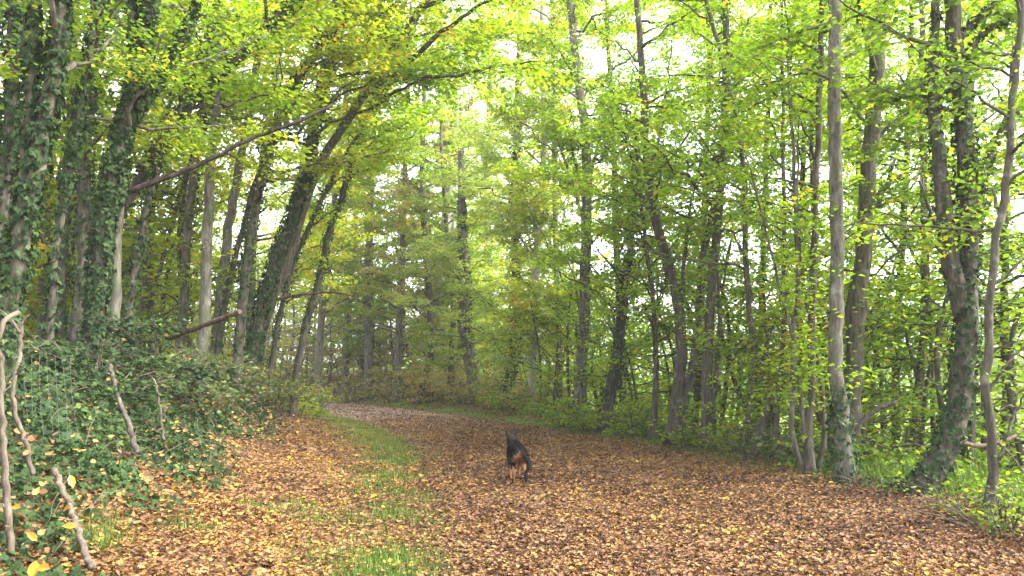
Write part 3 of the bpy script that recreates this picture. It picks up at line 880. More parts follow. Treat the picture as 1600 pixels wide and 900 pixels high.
tree('woodland_tree', 'slim grey trunk behind the curved trunk, nearly upright', [(1420, 740), (1432, 640), (1442, 540), (1446, 420), (1444, 280), (1440, 120), (1440, -40)], 14.5, 14, 'bark', 2, nl=11, lt=(.3, .98), ln=(1, 2.4), pal='lime', dens=22, group=GR, extra=[([(1436, 600), (1410, 500), (1400, 440)], 6)])
tree('sapling', 'upright twiggy sapling left of the clump of thin grey stems', [(1206, 726), (1216, 640), (1224, 520), (1226, 400), (1224, 250), (1222, 80), (1220, -60)], 14, 8, 'bark_dark', 2, nl=13, lt=(.25, .98), ln=(.8, 2.2), pal='lime', dens=24, group=GR)
tree('sapling', 'thin sapling with dead looking side twigs behind the tall straight trunk', [(1290, 730), (1286, 620), (1278, 480), (1272, 330), (1268, 180), (1276, 40), (1282, -60)], 16, 9, 'bark_dark', 2, nl=13, lt=(.25, .98), ln=(.9, 2.4), pal='lime', dens=20, group=GR)
tree('woodland_tree', 'leafy slim tree between the mottled trunk and the forked trunk, farther back', [(1398, 720), (1400, 600), (1404, 480), (1412, 350), (1418, 200), (1424, 40)], 18, 14, 'bark_dark', 2, nl=18, lt=(.15, .98), ln=(1.2, 2.8), pal='lime', dens=24, group=GR, size=.12)
tree('woodland_tree', 'leafy slender tree beyond the far right sapling against the sky', [(1570, 720), (1572, 600), (1568, 480), (1574, 330), (1580, 150), (1586, 0)], 14.5, 13, 'bark_dark', 2, nl=17, lt=(.2, .98), ln=(1.0, 2.4), pal='green', dens=20, group=GR)
tree('woodland_tree', 'bushy young tree filling the gap between the V shaped tree and the kinked sapling', [(1085, 690), (1090, 600), (1096, 480), (1100, 330), (1106, 170), (1110, 20)], 21, 12, 'bark_dark', 2, nl=22, lt=(.15, .98), ln=(1.2, 3), pal='lime', dens=24, group=GR, size=.125)
tree('woodland_tree', 'bright leaved young tree behind the clump of thin grey stems', [(1240, 710), (1246, 600), (1250, 470), (1252, 320), (1258, 160), (1260, 20)], 19, 12, 'bark', 2, nl=20, lt=(.15, .98), ln=(1.2, 3), pal='lime', dens=22, group=GR, size=.12)
tree('woodland_tree', 'bright leaved tree between the pale trunk and the thin sapling, bushy to the ground', [(975, 672), (972, 580), (968, 470), (962, 350), (958, 210), (950, 60)], 25, 13, 'bark', 3, nl=24, lt=(.1, .98), ln=(1.4, 3.4), pal='lime', dens=24, group=GR, size=.135)
tree('woodland_tree', 'young tree with yellow leaves right of the kinked sapling, farther from the path', [(1180, 700), (1184, 600), (1190, 470), (1194, 330), (1200, 170), (1204, 20)], 22, 12, 'bark_dark', 2, nl=20, lt=(.15, .98), ln=(1.2, 3), pal='yellow', dens=22, group=GR, size=.125)
tree('woodland_tree', 'leafy tree at the outer side of the verge behind the mottled trunk', [(1350, 700), (1352, 590), (1350, 470), (1344, 330), (1340, 180), (1336, 20)], 22, 13, 'bark', 2, nl=18, lt=(.1, .98), ln=(1.4, 3), pal='lime', dens=20, group=GR, size=.125)
tree('woodland_tree', 'leafy tree near the meadow right of the forked trunk, low branched', [(1500, 690), (1500, 590), (1504, 480), (1510, 350), (1516, 200), (1520, 40)], 19, 13, 'bark_dark', 2, nl=18, lt=(.1, .98), ln=(1.2, 2.8), pal='green', dens=20, group=GR, size=.12)

# ---- beyond the bend
tree('pale_tree', 'broad pale trunk splitting into stubby limbs high up, middle of the far wood', [(684, 645), (684, 540), (686, 440), (696, 360), (704, 290), (700, 230), (694, 165), (690, 60)], 41, 22, 'bark_silver', 4, taper=.8, nl=12, lt=(.3, .98), ln=(2, 4), pal='pale', dens=15, size=.18,
     group=GC, extra=[([(704, 295), (714, 240), (712, 170), (716, 90)], 15), ([(704, 310), (690, 260), (664, 220), (645, 180), (630, 150)], 7), ([(706, 330), (712, 420), (714, 520)], 10)])
tree('woodland_tree', 'grey trunk at the left end of the far wood above the bend', [(575, 645), (576, 560), (576, 480), (576, 410), (578, 300), (580, 160), (582, 20)], 43, 14, 'bark_pale', 4, taper=.6, nl=16, lt=(.3, .98), ln=(2, 4), pal='pale', dens=15, size=.18, group=GC, ivy=(.05, .4, 60), ivy_size=.14)
tree('ivy_clad_tree', 'dark ivy clad trunk right of the broad pale trunk beyond the bend', [(786, 660), (796, 590), (806, 520), (806, 420), (804, 330), (808, 200), (812, 60)], 33, 16, 'bark_dark', 3, taper=.6, nl=16, lt=(.35, .98), ln=(1.8, 3.6), pal='pale', dens=18, size=.16, group=GC, ivy=(0, .7, 260), ivy_size=.12, ivy_thick=.22)
tree('pale_tree', 'slender pale trunk left of the pale branching trunk', [(828, 662), (832, 580), (838, 480), (838, 400), (846, 300), (850, 210), (848, 100), (846, 0)], 30, 13, 'bark_silver', 3, taper=.6, nl=16, lt=(.3, .98), ln=(1.6, 3.4), pal='pale', dens=18, size=.15, group=GC)
tree('woodland_tree', 'stout leaning stub trunk with ivy top at the foot of the far wood', [(738, 652), (742, 610), (736, 570), (728, 520), (726, 440), (722, 330)], 35, 22, 'bark_pale', 3, taper=.45, nl=14, lt=(.25, .98), ln=(1.4, 3), pal='pale', dens=18, size=.16, group=GC, ivy=(.2, .8, 160), ivy_size=.13)
tree('woodland_tree', 'thin brown trunk with an orange leaved clump, left of the broad pale trunk', [(655, 645), (662, 600), (674, 550), (672, 480), (664, 380), (660, 250), (664, 100)], 38, 13, 'bark_dark', 3, nl=15, lt=(.25, .98), ln=(1.6, 3.4), pal='dry', dens=18, size=.16, group=GC)
tree('woodland_tree', 'slim trunk with light green leaf sprays right of the grey end trunk', [(618, 645), (622, 560), (626, 460), (630, 360), (634, 240), (640, 90)], 40, 12, 'bark_pale', 3, nl=14, lt=(.3, .98), ln=(1.6, 3.4), elev=(5, 40), pal='lime', dens=16, size=.17, group=GC, flat=.5)
tree('woodland_tree', 'slender spreading tree with light green leaves in front of the broad pale trunk', [(702, 650), (706, 560), (708, 470), (700, 390), (694, 300), (690, 240)], 37, 11, 'bark_dark', 2, nl=14, lt=(.4, .98), ln=(1.6, 3.2), elev=(5, 40), pal='lime', dens=16, size=.16, group=GC, flat=.5)
tree('woodland_tree', 'far tree with pale crown between the broad pale trunk and the dark ivy trunk', [(758, 655), (762, 560), (764, 450), (760, 320), (764, 180), (768, 40)], 45, 14, 'bark_pale', 3, nl=22, lt=(.2, .98), ln=(2, 4.6), pal='pale', dens=16, size=.19, group=GC)
tree('woodland_tree', 'yellowing tree between the slender pale trunk and the pale branching trunk', [(872, 664), (874, 580), (872, 480), (868, 370), (866, 240), (864, 90)], 29, 12, 'bark_pale', 3, nl=22, lt=(.1, .98), ln=(1.6, 3.6), pal='yellow', dens=20, size=.15, group=GC)
tree('woodland_tree', 'far leafy tree leaning into the bend left of the grey end trunk', [(536, 640), (540, 560), (546, 460), (556, 340), (570, 200), (580, 60)], 46, 13, 'bark_pale', 3, nl=22, lt=(.12, .98), ln=(2, 4.4), pal='lime', dens=16, size=.19, group=GC)
tree('woodland_tree', 'yellow green tree over the inner edge of the bend, screened by the leaners', [(495, 640), (498, 560), (506, 450), (520, 330), (536, 190), (548, 60)], 38, 13, 'bark_pale', 3, nl=22, lt=(.1, .98), ln=(1.8, 4), pal='yellow', dens=18, size=.17, group=GC)

# ---- dead wood
pole('dead_branch', 'long dark dead branch slanting up right across the left trunks', [(203, 299), (250, 281), (300, 262), (350, 238), (400, 214), (455, 194), (500, 174), (519, 165)], 9.2, 10, 'dead_dark', 'branch', 1.2, 5, side=[([(352, 238), (372, 250), (384, 268)], 3), ([(420, 206), (436, 184), (440, 170)], 3), ([(508, 170), (524, 172), (534, 168)], 3)])
pole('sawn_log', 'short brown sawn limb sticking out of the left undergrowth below the trunks', [(262, 530), (300, 515), (340, 500), (374, 487)], 11.5, 10, 'dead', 'log', -.9, 7, cut=True)
pole('dead_branch', 'thin bare drooping branch reaching right above the bramble bushes', [(402, 476), (440, 466), (480, 459), (520, 457), (548, 461)], 17.5, 6, 'dead', 'branch', -.5, 3)
pole('dead_stick', 'upright pale brown pole at the left edge of the picture', [(16, 905), (12, 800), (5, 700), (4, 600), (8, 500), (30, 488)], 4.9, 12, 'stick', 'stick', .35, 8)
pole('dead_stick', 'crooked pale stick with a forked top beside the wire netting', [(52, 742), (38, 690), (22, 640), (20, 600), (30, 560), (32, 505)], 5.7, 8, 'stick', 'stick', .15, 6, side=[([(31, 520), (18, 500), (0, 484)], 5), ([(32, 508), (38, 500), (46, 492)], 4)])
pole('dead_stick', 'sloping broken stick among ivy with yellow leaves on it', [(142, 888), (124, 836), (106, 784), (84, 732)], 5.0, 10, 'stick', 'stick', .7, 10)
pole('dead_stick', 'slender grey leaning stick low in the ivy under the massive trunk', [(215, 708), (200, 660), (182, 612), (172, 570)], 7.6, 9, 'bark', 'stick', .6, 6)
pole('dead_stick', 'thin pale upright twig in front of the brambles', [(256, 688), (250, 640), (242, 598), (236, 588)], 8.6, 5, 'stick', 'stick', .2, 3)
pole('fallen_branch', 'dead forked branch lying low behind the far right sapling', [(1506, 694), (1540, 696), (1572, 688), (1600, 672), (1640, 640)], 9.6, 7, 'dead', 'branch', .4, 4, side=[([(1560, 692), (1580, 712), (1600, 740)], 5)])
pole('dead_branch', 'dark crooked bare branch jutting left from behind the tall straight trunk', [(1400, 628), (1370, 640), (1345, 662), (1330, 690)], 12.6, 8, 'bark_dark', 'branch', 0, 6)


# ---- shrubs and brambles
GS, GB = 'leafy shrubs along the right verge', 'brambles on the left bank'
shrub('ivy_thicket', 'mound of dark ivy at the foot of the massive ivy trunk', 150, 600, 8.8, 1.3, 1.0, 'ivy', 20, 60, .075, group=GB, droop=.5)
shrub('ivy_thicket', 'low ivy mound under the thick forked trunk at left', 40, 640, 7.4, .8, .8, 'ivy', 16, 60, .075, group=GB, droop=.5)
shrub('ivy_thicket', 'ivy smothered stump in front of the lower end of the sawn limb', 250, 560, 10.9, 2.1, .75, 'ivy', 22, 60, .08, group=GB, droop=.45)
shrub('bramble_bush', 'dark bramble heap below the sawn limb', 250, 600, 10.6, 1.4, .95, 'bramble', 22, 46, .065, group=GB, droop=.55)
shrub('bramble_bush', 'grey green bramble mass under the pale trunks', 310, 600, 12.5, 1.6, 1.0, 'bramble', 24, 44, .07, group=GB, droop=.5)
shrub('bramble_bush', 'broad bramble bush below the stout ivy leaner', 362, 610, 14.8, 1.7, 1.0, 'bramble', 24, 42, .075, group=GB, droop=.5)
shrub('bramble_bush', 'tall twiggy bush at the foot of the thin ivy speckled leaner', 415, 620, 18, 2.0, 1.1, 'bramble', 24, 40, .085, group=GB, droop=.4)
shrub('bramble_bush', 'light green bush closing the left side of the bend', 455, 632, 23, 1.9, 1.1, 'yellow', 22, 40, .09, group=GB, droop=.4)
shrub('bramble_bush', 'bramble tangle left of the sawn limb between two trunks', 210, 590, 11.2, 1.3, 1.1, 'bramble', 18, 44, .065, group=GB, droop=.5)
shrub('bramble_bush', 'pale bush at the very tip of the bend where the path disappears', 486, 636, 29, 1.5, 1.0, 'lime', 20, 36, .11, group=GB, droop=.4)
shrub('root_tangle', 'low dark tangle of ivy between the tall straight trunk and the forked mossy trunk', 1385, 768, 10.7, .55, .9, 'ivy', 26, 40, .065, group=GS, stem='dead', droop=.7)
shrub('leafy_shrub', 'low yellow green shrub at the foot of the pale branching trunk', 890, 668, 23, 1.5, 1.1, 'lime', 18, 36, .11, group=GS)
shrub('leafy_shrub', 'round leafy shrub between the short ivy trunk and the twin stems', 990, 680, 19.5, 1.5, 1.1, 'lime', 18, 36, .105, group=GS)
shrub('leafy_shrub', 'bright leafy shrub right at the base of the V shaped tree', 1075, 700, 16.8, 1.2, .9, 'lime', 18, 36, .10, group=GS)
shrub('leafy_shrub', 'yellowish shrub around the foot of the kinked sapling', 1140, 706, 15.6, 1.3, 1.0, 'yellow', 18, 34, .095, group=GS)
shrub('leafy_shrub', 'twiggy dark shrub below the short arching sapling', 1200, 728, 13.8, 1.1, .9, 'bramble', 18, 34, .085, group=GS)
shrub('leafy_shrub', 'green shrub between the clump of thin stems and the tall straight trunk', 1285, 740, 13.0, 1.3, .9, 'green', 16, 32, .09, group=GS)
shrub('leafy_shrub', 'leafy bush behind the root of the forked mossy trunk', 1400, 730, 14.0, 1.7, 1.2, 'lime', 20, 32, .10, group=GS)
shrub('leafy_shrub', 'dark low bush in the bottom right corner beside the path', 1570, 820, 8.0, .8, .9, 'green', 18, 40, .06, group=GS)
shrub('leafy_shrub', 'low grassy bush at the foot of the far right sapling', 1500, 800, 8.9, .6, .8, 'green', 18, 40, .055, group=GS)
shrub('leafy_shrub', 'olive shrub beside the short ivy trunk left of its foot', 925, 676, 21.5, 1.6, 1.1, 'yellow', 18, 36, .11, group=GS)
shrub('leafy_shrub', 'bush of large pale leaves beyond the forked trunk by the meadow', 1530, 720, 14, 1.5, 1.2, 'lime', 18, 28, .10, group=GS)
shrub('dry_bush', 'tangle of dry pale brown stems at the right end of the far bank', 845, 664, 28.5, 2.2, 1.6, 'dry', 26, 26, .11, group='dry bushes beyond the bend', stem='stick')
shrub('dry_bush', 'dry brown bush below the dark ivy trunk of the far bank', 790, 660, 32, 2.4, 1.7, 'dry', 26, 24, .12, group='dry bushes beyond the bend', stem='stick')
shrub('dry_bush', 'dry bush leaning over the stub trunk of the far bank', 725, 652, 35, 2.6, 1.8, 'dry', 26, 24, .13, group='dry bushes beyond the bend', stem='stick')
shrub('dry_bush', 'orange tinged dry bush under the broad pale trunk', 670, 647, 37.5, 3.2, 1.9, 'dry', 28, 24, .13, group='dry bushes beyond the bend', stem='stick', leafr=.15)
shrub('dry_bush', 'grey brown brush under the light green leaf sprays', 620, 643, 40, 3.0, 1.9, 'dry', 28, 22, .14, group='dry bushes beyond the bend', stem='stick')
shrub('dry_bush', 'brush at the left end of the far bank where the path vanishes', 560, 640, 43, 3.2, 2.1, 'dry', 28, 22, .15, group='dry bushes beyond the bend', stem='stick')
shrub('dry_bush', 'dry bush between the dark ivy trunk and the stub trunk, set back', 760, 650, 37, 3.0, 1.8, 'dry', 26, 24, .13, group='dry bushes beyond the bend', stem='stick')

# thin dead bramble stems arching over the bank: uncountable
tb = Tubes()
for i in range(260):
    yy = rng.uniform(4.5, 20)
    xx = rng.uniform(-.62 * yy, -1.5)
    zz, uu, _ = terrain([xx], [yy])
    if not 2.5 < uu[0] < 6:
        continue
    az = rng.uniform(0, 6.283)
    Ls = rng.uniform(.5, 1.6)
    sl_ = np.linspace(0, 1, 10)[:, None]
    q = np.array([xx, yy, zz[0]]) + np.array([math.cos(az), math.sin(az), 0]) * sl_ * Ls * rng.uniform(.3, .9) + np.array([0, 0, 1.]) * Ls * rng.uniform(.5, 1.1) * (sl_ - .75 * sl_ ** 2.2) + rng.normal(0, .015, (10, 3))
    tb.add(q, np.linspace(.0055, .002, 10) * rng.uniform(.6, 1.2), 4)
bs = tb.build('dead_bramble_undergrowth', M['stick'])
bs['kind'] = 'stuff'
bs['label'] = 'thin dead bramble stems arching over the ivy bank'

# low herbs under the right-hand trees: uncountable
lv, tb = Leaves(), Tubes()
x, y = visible_xy(60000, 7, 46, .8, .8)
z, uL, uR = terrain(x, y)
c = sm(uR, .5, 1.1) * (1 - sm(uR, 5, 8)) * np.clip(.45 + .7 * vnoise(x, y, 1.4, 3), 0, 1)
k = rng.random(len(x)) < c * .75
x, y, z, uR = x[k], y[k], z[k], uR[k]
n = len(x)
rep = 4
hh = np.repeat(rng.uniform(.08, .5, n) * sm(uR, .4, 1.8), rep) * rng.uniform(.3, 1, n * rep)
cc = np.stack([np.repeat(x, rep) + rng.normal(0, .07, n * rep), np.repeat(y, rep) + rng.normal(0, .07, n * rep), np.repeat(z, rep) + .02 + hh], 1)
az = rng.uniform(0, 6.283, n * rep)
lv.add(cc, np.stack([np.cos(az), np.sin(az), rng.normal(-.2, .3, n * rep)], 1), np.array([0, 0, 1.]) + rng.normal(0, .5, (n * rep, 3)), rng.uniform(.05, .11, n * rep) * np.interp(np.repeat(y, rep), [8, 40], [.9, 1.5]),
       np.clip(rng.normal(.45, .2, n * rep), 0, 1))
ug = lv.build('undergrowth', T_SIMPLE, M['green'])
ug['kind'] = 'stuff'
ug['label'] = 'low green herbs and seedlings under the trees right of the path'

# ------------------------------------------------------------------ far woods (one mass) and distant hedge
def mass(name, label, spots, pal, dens, size, hts, nl=16, bark='bark', ln=(2, 4.5), t0=.03, tw=1.8):
    tb, tb2, lv = Tubes(), Tubes(), Leaves()
    for (x, y) in spots:
        zb = tz(x, y)
        h = rng.uniform(*hts)
        P = catmull(np.array([(x, y, zb - .2), (x + rng.normal(0, .3), y, zb + h * .5), (x + rng.normal(0, .8), y + rng.normal(0, .5), zb + h)]), 24)
        R = np.linspace(.03 + h * .0065, .025, 24)
        tb.add(P, R, 7, .05)
        lim, lr = make_limbs(P, R, nl, t0, .98, ln, (-5, 50))
        for a_, b_ in zip(lim, lr):
            tb.add(a_, b_, 4)
        foliage(lim, tb2, lv, tw=tw, dens=dens, size=size, spread=.3, tlen=(.5, 1.6), treer=rng.normal(0, .08))
    o = lv.build(name, T_SIMPLE, M[pal], None, None, corridor_keep)
    tb.build('trunks', M[bark], o)
    o['kind'] = 'stuff'
    o['label'] = label
    print(name, lv.count())
    return o


def scatter(n, x0, x1, y0, y1, cond, sep):
    out = []
    tries = 0
    while len(out) < n and tries < 6000:
        tries += 1
        p_ = (rng.uniform(x0, x1), rng.uniform(y0, y1))
        z, a, b = terrain([p_[0]], [p_[1]])
        if cond(p_[0], p_[1], a[0], b[0]) and all((p_[0] - q[0]) ** 2 + (p_[1] - q[1]) ** 2 > sep ** 2 for q in out):
            out.append(p_)
    return out


mass('far_woods', 'distant woodland filling the view behind the bend', scatter(26, -42, 10, 46, 66, lambda x, y, a, b: 6 < b < 17 and x > -.72 * y - 3 and x < .16 * y - 1, 3.0), 'pale', 30, .24, (10, 16), nl=18)
mass('left_woods', 'dense yellow green woodland deep behind the left bank', scatter(46, -32, -7, 17, 34, lambda x, y, a, b: 6.5 < a < 15 and x > -.75 * y - 2, 2.4), 'yellow', 44, .14, (5, 12), nl=18, ln=(1.4, 3.2), tw=2.2)
mass('thicket', 'tangle of bushes and saplings filling in behind the trees on the right', scatter(100, 0, 16, 12, 36, lambda x, y, a, b: 2.2 < b < 7.5 and x < .75 * y, .95), 'lime', 40, .105, (2.4, 6.0), nl=12, bark='bark_dark', ln=(.9, 2.2), tw=2.6)
mass('far_thicket', 'bushy undergrowth closing the view under the far woods', scatter(70, -42, 8, 40, 60, lambda x, y, a, b: 2.2 < b < 9 and x > -.75 * y and x < .22 * y - 1, 1.5), 'dry', 34, .17, (2.5, 5.5), nl=14, ln=(1.2, 2.6), tw=2.2)
mass('mid_woods', 'pale green young trees growing close together beyond the bend', scatter(26, -40, 9, 40, 56, lambda x, y, a, b: 3 < b < 9 and x > -.75 * y and x < .2 * y - 1, 2.2), 'pale', 34, .17, (6, 13), nl=20, ln=(1.4, 3.2), tw=2.0)
mass('left_thicket', 'yellow leaved bushes and saplings massed behind the left trunks', scatter(40, -24, -5, 16, 31, lambda x, y, a, b: 4.8 < a < 11 and x > -.72 * y, 1.5), 'yellow', 44, .13, (2.5, 7), nl=14, bark='bark_dark', ln=(1.0, 2.6), tw=2.4)
mass('hedgerow', 'distant green hedgerow across the meadow at right', scatter(34, 18, 80, 62, 95, lambda x, y, a, b: b > 12 and x < .85 * y, 3.0), 'green', 24, .34, (4, 8), nl=14, ln=(1.6, 3.2))

# ------------------------------------------------------------------ wire netting at the left
fo = at(75, 640, 6.3)
t = thing('wire_fence', 'sagging pale wire netting half buried in ivy at the left edge', 'fence', fo)
tb = Tubes()
rows_ = [[(34, 556 + 24 * i + dy), (72, 552 + 25 * i + dy * .5), (112, 562 + 22 * i + 6)] for i, dy in enumerate((0, 3, -2, 4, 1, 6))]
for rw in rows_:
    q = catmull([at(a[0], a[1], 6.5 - .1 * (a[0] - 34) / 80 + rng.normal(0, .05)) for a in rw], 16)
    tb.add(q, np.full(16, .0012), 4)
for i in range(7):
    xx = 36 + 12.5 * i
    q = catmull([at(xx + rng.normal(0, 1.2), 555, 6.5), at(xx + 3 + rng.normal(0, 2), 610, 6.44), at(xx + 9 + rng.normal(0, 3), 690, 6.32)], 14)
    tb.add(q, np.full(14, .0011), 4)
tb.build('wire_netting', M['wire'], t, fo)

# ------------------------------------------------------------------ big yellow leaves lying bottom left
for i, (px, py, Yv, lab) in enumerate([(25, 792, 4.7, 'yellow fallen leaf on ivy close to the upright pale pole'), (50, 838, 4.4, 'narrow yellow fallen leaf below the first one on the ivy'), (52, 890, 4.0, 'broad yellow orange leaf cluster at the bottom left corner'),
                                   (104, 794, 4.75, 'yellow leaf caught on the sloping broken stick'), (108, 822, 4.6, 'small orange leaf hanging below the sloping broken stick'), (112, 752, 4.95, 'orange yellow leaf just right of the top of the broken stick')]):
    c = at(px, py, Yv)
    z0 = tz(c[0], c[1])
    o = thing('fallen_leaf', lab, 'leaf', c, 'large yellow leaves on the ivy')
    lv = Leaves()
    kk = 2 if i in (2,) else 1
    for q in range(kk):
        lv.add(np.array([c + np.array([.05 * q, 0, .01 * q])]), np.array([[math.cos(i * 2.3 + q), -.3, math.sin(i * 2.3 + q * 1.7)]]), np.array([[rng.normal(.2, .4), -.6, .6]]), .065 + .012 * (i % 3), rng.uniform(.2, .9))
    lv.build('blade', T_LEAF, M['fallen_yellow'], o, c)

# ------------------------------------------------------------------ the dog
def build_dog():
    J, E = [], []

    def add(p, r, par=None):
        J.append((p, r if isinstance(r, tuple) else (r, r)))
        if par is not None:
            E.append((par, len(J) - 1))
        return len(J) - 1
    pel = add((0, -.30, .545), (.105, .105))
    loin = add((0, -.12, .545), (.098, .11), pel)
    rib = add((0, .10, .53), (.125, .145), loin)
    ch = add((.0, .27, .545), (.115, .145), rib)
    nb = add((-.01,   .38, .61), (.088, .095), ch)
    nm = add((-.015, .445, .655), (.092, .092), nb)
    hd = add((-.02, .52, .69), (.092, .085), nm)
    mz = add((-.03, .615, .685), .046, hd)
    ns = add((-.035, .695, .66), .032, mz)
    for s in (-1, 1):
        e1 = add((-.02 + s * .060, .515, .755), (.050, .026), hd)
        e2 = add((-.02 + s * .078, .515, .82), (.038, .018), e1)
        add((-.02 + s * .086, .515, .875), (.010, .007), e2)
        # hind leg: hip, knee forward, hock backward, paw
        o = .10 if s < 0 else -.06
        h = add((s * .072, -.30, .47), (.072, .085), pel)
        kn = add((s * .085, -.21 + o * .7, .33), (.046, .055), h)
        hk = add((s * .085, -.375 + o, .20), (.024, .026), kn)
        ft = add((s * .085, -.345 + o, .055), (.022, .022), hk)
        add((s * .085, -.285 + o, .026), (.03, .024), ft)
        o = -.07 if s < 0 else .10
        sh = add((s * .075, .27, .47), (.06, .07), ch)
        el = add((s * .082, .22 + o * .3, .33), (.036, .042), sh)
        wr = add((s * .08, .24 + o * .8, .16), (.024, .026), el)
        pw = add((s * .08, .25 + o, .045), (.022, .022), wr)
        add((s * .08, .305 + o, .026), (.03, .023), pw)
    t1 = add((.015, -.40, .55), .034, pel)
    t2 = add((.07, -.46, .48), .036, t1)
    t3 = add((.115, -.49, .385), .040, t2)
    t4 = add((.115, -.495, .295), .032, t3)
    add((.07, -.48, .225), .012, t4)
    me = bpy.data.meshes.new('dog_frame')
    me.from_pydata([j[0] for j in J], E, [])
    ob = bpy.data.objects.new('dog_frame', me)
    COL.objects.link(ob)
    md = ob.modifiers.new('s', 'SKIN')
    md.use_smooth_shade = True
    for v, j in zip(me.skin_vertices[0].data, J):
        v.radius = j[1]
    me.skin_vertices[0].data[0].use_root = True
    sb = ob.modifiers.new('d', 'SUBSURF')
    sb.levels = sb.render_levels = 3
    dg = bpy.context.evaluated_depsgraph_get()
    dg.update()
    m2 = bpy.data.meshes.new_from_object(ob.evaluated_get(dg))
    bpy.data.objects.remove(ob)
    return m2


def fur(name, stops, rough=.6):
    m, nt, out = newmat(name)
    N, L = nt.nodes.new, nt.links.new
    tc = N('ShaderNodeTexCoord')
    mp = N('ShaderNodeMapping'); mp.inputs['Scale'].default_value = (60, 14, 40)
    L(tc.outputs['Object'], mp.inputs[0])
    n1 = N('ShaderNodeTexNoise'); n1.inputs['Scale'].default_value = 1; n1.inputs['Detail'].default_value = 5
    L(mp.outputs[0], n1.inputs[0])
    r = ramp(nt, stops)
    L(n1.outputs['Fac'], r.inputs[0])
    p = N('ShaderNodeBsdfPrincipled'); p.inputs['Roughness'].default_value = rough; p.inputs['Specular IOR Level'].default_value = .14
    L(r.outputs[0], p.inputs['Base Color'])
    b = N('ShaderNodeBump'); b.inputs['Strength'].default_value = .7; b.inputs['Distance'].default_value = .012
    L(n1.outputs['Fac'], b.inputs['Height']); L(b.outputs[0], p.inputs['Normal']); L(p.outputs[0], out.inputs[0])
    return m


FB = fur('fur_black', [(.3, (.0025, .0025, .003)), (.7, (.010, .0095, .0095))])
FT = fur('fur_tan', [(.3, (.17, .075, .03)), (.7, (.36, .18, .085))], .75)
me = build_dog()
me.name = 'dog'
me.materials.clear()
me.materials.append(FB)
me.materials.append(FT)
co = np.empty(len(me.vertices) * 3, np.float32)
me.vertices.foreach_get('co', co)
co = co.reshape(-1, 3)
nv = np.array([v.normal[:] for v in me.vertices])


def is_tan(c):
    x, y, z = c[..., 0], c[..., 1], c[..., 2]
    j = .018 * np.sin(x * 90 + z * 60) + .012 * np.sin(y * 70 - z * 110)
    tail = (x > .055) & (y < -.425) | ((x > .0) & (y < -.44) & (z > .42))
    rump = (y < -.24) & (z < .57 + j - 1.0 * np.abs(x)) & (z > .18) & (np.abs(x) < .135)
    legs = (z < .29 + j) & (z > .10 + j) & (y > -.40)
    feet = (z <= .10 + j)
    belly = (z < .42) & (np.abs(x) < .06) & (y > -.2)
    return (rump | (legs & (np.abs(x) < .10)) | (feet & (np.abs(x) < .09)) | belly) & ~tail


for pl in me.polygons:
    c = np.array(pl.center)
    pl.material_index = int(is_tan(c))
    pl.use_smooth = True
hp = gp(819, 762)
dog = bpy.data.objects.new('dog', me)
COL.objects.link(dog)
ang = math.radians(8)
dog.rotation_euler = (0, 0, ang)
dxy = np.array([hp[0], hp[1]]) + np.array([-math.sin(ang), math.cos(ang)]) * .36
dog.scale = (.92, .86, .83)
dog.location = (dxy[0] - .05, dxy[1], tz(dxy[0], dxy[1]) + .035)
dog['label'] = 'black and tan shepherd dog walking away along the leafy path'
dog['category'] = 'dog'
lvb, lvt = Leaves(), Leaves()
me.calc_loop_triangles()
tri = np.array([t_.vertices[:] for t_ in me.loop_triangles])
A, B, C_ = co[tri[:, 0]], co[tri[:, 1]], co[tri[:, 2]]
ar = np.linalg.norm(np.cross(B - A, C_ - A), axis=1)
nf = 9000
pick = rng.choice(len(tri), nf, p=ar / ar.sum())
w = rng.dirichlet((1, 1, 1), nf)
c = A[pick] * w[:, :1] + B[pick] * w[:, 1:2] + C_[pick] * w[:, 2:]
nn = norm(nv[tri[pick, 0]])
fl = np.array([0, -1.0, -.55]) + rng.normal(0, .25, (nf, 3))
leg = c[:, 2] < .36
fl[leg] = np.array([0, -.25, -1.0]) + rng.normal(0, .2, (leg.sum(), 3))
fl[c[:, 2] > .70] = np.array([0, 0, 1.0])
fl = fl - nn * (fl * nn).sum(1, keepdims=True) + nn * .32
ln_ = np.where(c[:, 1] < -.42, .045, np.where((c[:, 2] > .72) | (c[:, 2] < .2), .012, .035)) * rng.uniform(.6, 1.2, nf)
tanm = is_tan(c)
T_HAIR = (np.array([(0, .10, 0), (0, -.10, 0), (1, 0, .05)]), [(0, 1, 2)])
for sel, mt in ((~tanm, FB), (tanm, FT)):
    q = Leaves()
    q.add(c[sel], fl[sel], nn[sel], ln_[sel], .5)
    q.build('fur', T_HAIR, mt, dog)

# ------------------------------------------------------------------ air
m, nt, out = newmat('haze_air')
pv = nt.nodes.new('ShaderNodeVolumePrincipled')
pv.inputs['Color'].default_value = (.92, .94, .95, 1)
pv.inputs['Density'].default_value = .0007
nt.links.new(pv.outputs[0], out.inputs['Volume'])
zlo = float(min(v[2] for v in [Vector(b) for b in ground.bound_box])) - 1.0
hx, hy0, hy1, hz = 640.0, -90.0, 930.0, 34.0
HV = np.array([(sx * hx, yy, zz) for zz in (zlo, hz) for yy in (hy0, hy1) for sx in (-1, 1)])
haze = mesh_np('haze', HV, np.array([0, 2, 3, 1, 4, 5, 7, 6, 0, 1, 5, 4, 2, 6, 7, 3, 0, 4, 6, 2, 1, 3, 7, 5]), np.full(6, 4), m)
haze['kind'] = 'stuff'
haze['label'] = 'thin pale mist filling the wood'

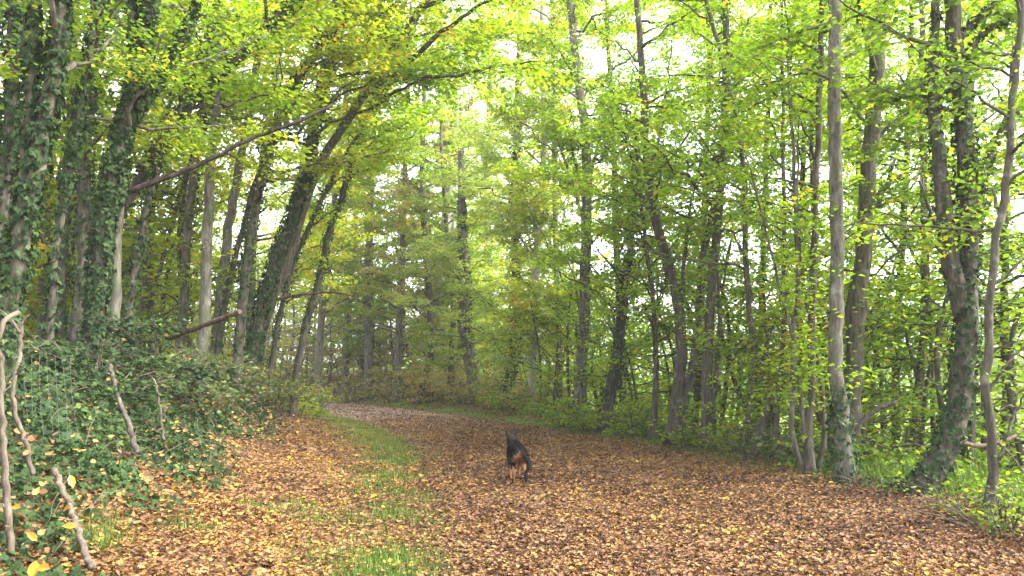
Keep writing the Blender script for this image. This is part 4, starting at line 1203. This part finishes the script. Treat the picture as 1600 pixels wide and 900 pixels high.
# ------------------------------------------------------------------ light, sky, camera
w = bpy.data.worlds.new('World')
SC.world = w
w.use_nodes = True
nt = w.node_tree
nt.nodes.clear()
SUN_EL, SUN_AZ = math.radians(50), math.radians(98)      # azimuth clockwise from +Y
sky = nt.nodes.new('ShaderNodeTexSky')
sky.sky_type = 'NISHITA'
sky.sun_disc = False
sky.sun_elevation = SUN_EL
sky.sun_rotation = SUN_AZ
sky.dust_density = 3.0
hs = nt.nodes.new('ShaderNodeHueSaturation')
hs.inputs['Saturation'].default_value = .35
bg = nt.nodes.new('ShaderNodeBackground')
bg.inputs['Strength'].default_value = .15
wo = nt.nodes.new('ShaderNodeOutputWorld')
nt.links.new(sky.outputs[0], hs.inputs['Color'])
nt.links.new(hs.outputs[0], bg.inputs[0])
nt.links.new(bg.outputs[0], wo.inputs[0])

sl = bpy.data.lights.new('sun', 'SUN')
sl.energy = 1.5
sl.angle = math.radians(25)
sl.color = (1, .96, .9)
so = bpy.data.objects.new('sun', sl)
COL.objects.link(so)
d = Vector((math.sin(SUN_AZ) * math.cos(SUN_EL), math.cos(SUN_AZ) * math.cos(SUN_EL), math.sin(SUN_EL)))
so.rotation_euler = d.to_track_quat('Z', 'Y').to_euler()

cd = bpy.data.cameras.new('camera')
cd.lens = 27
cd.sensor_width = 36
cd.clip_end = 3000
co_ = bpy.data.objects.new('camera', cd)
COL.objects.link(co_)
co_.location = (0, 0, CAMH)
co_.rotation_euler = (math.pi / 2 + TILT, 0, 0)
SC.camera = co_

vs = SC.view_settings
vs.view_transform = 'Standard'
vs.look = 'None'
vs.exposure = 3.1
vs.gamma = 1
vs.use_curve_mapping = False
cy = SC.cycles
cy.max_bounces = 8
cy.diffuse_bounces = 4
cy.glossy_bounces = 2
cy.transmission_bounces = 5
cy.transparent_max_bounces = 4
cy.use_denoising = True
cy.denoising_prefilter = 'ACCURATE'
cy.caustics_reflective = cy.caustics_refractive = False
cy.sample_clamp_indirect = 6
cy.volume_bounces = 1
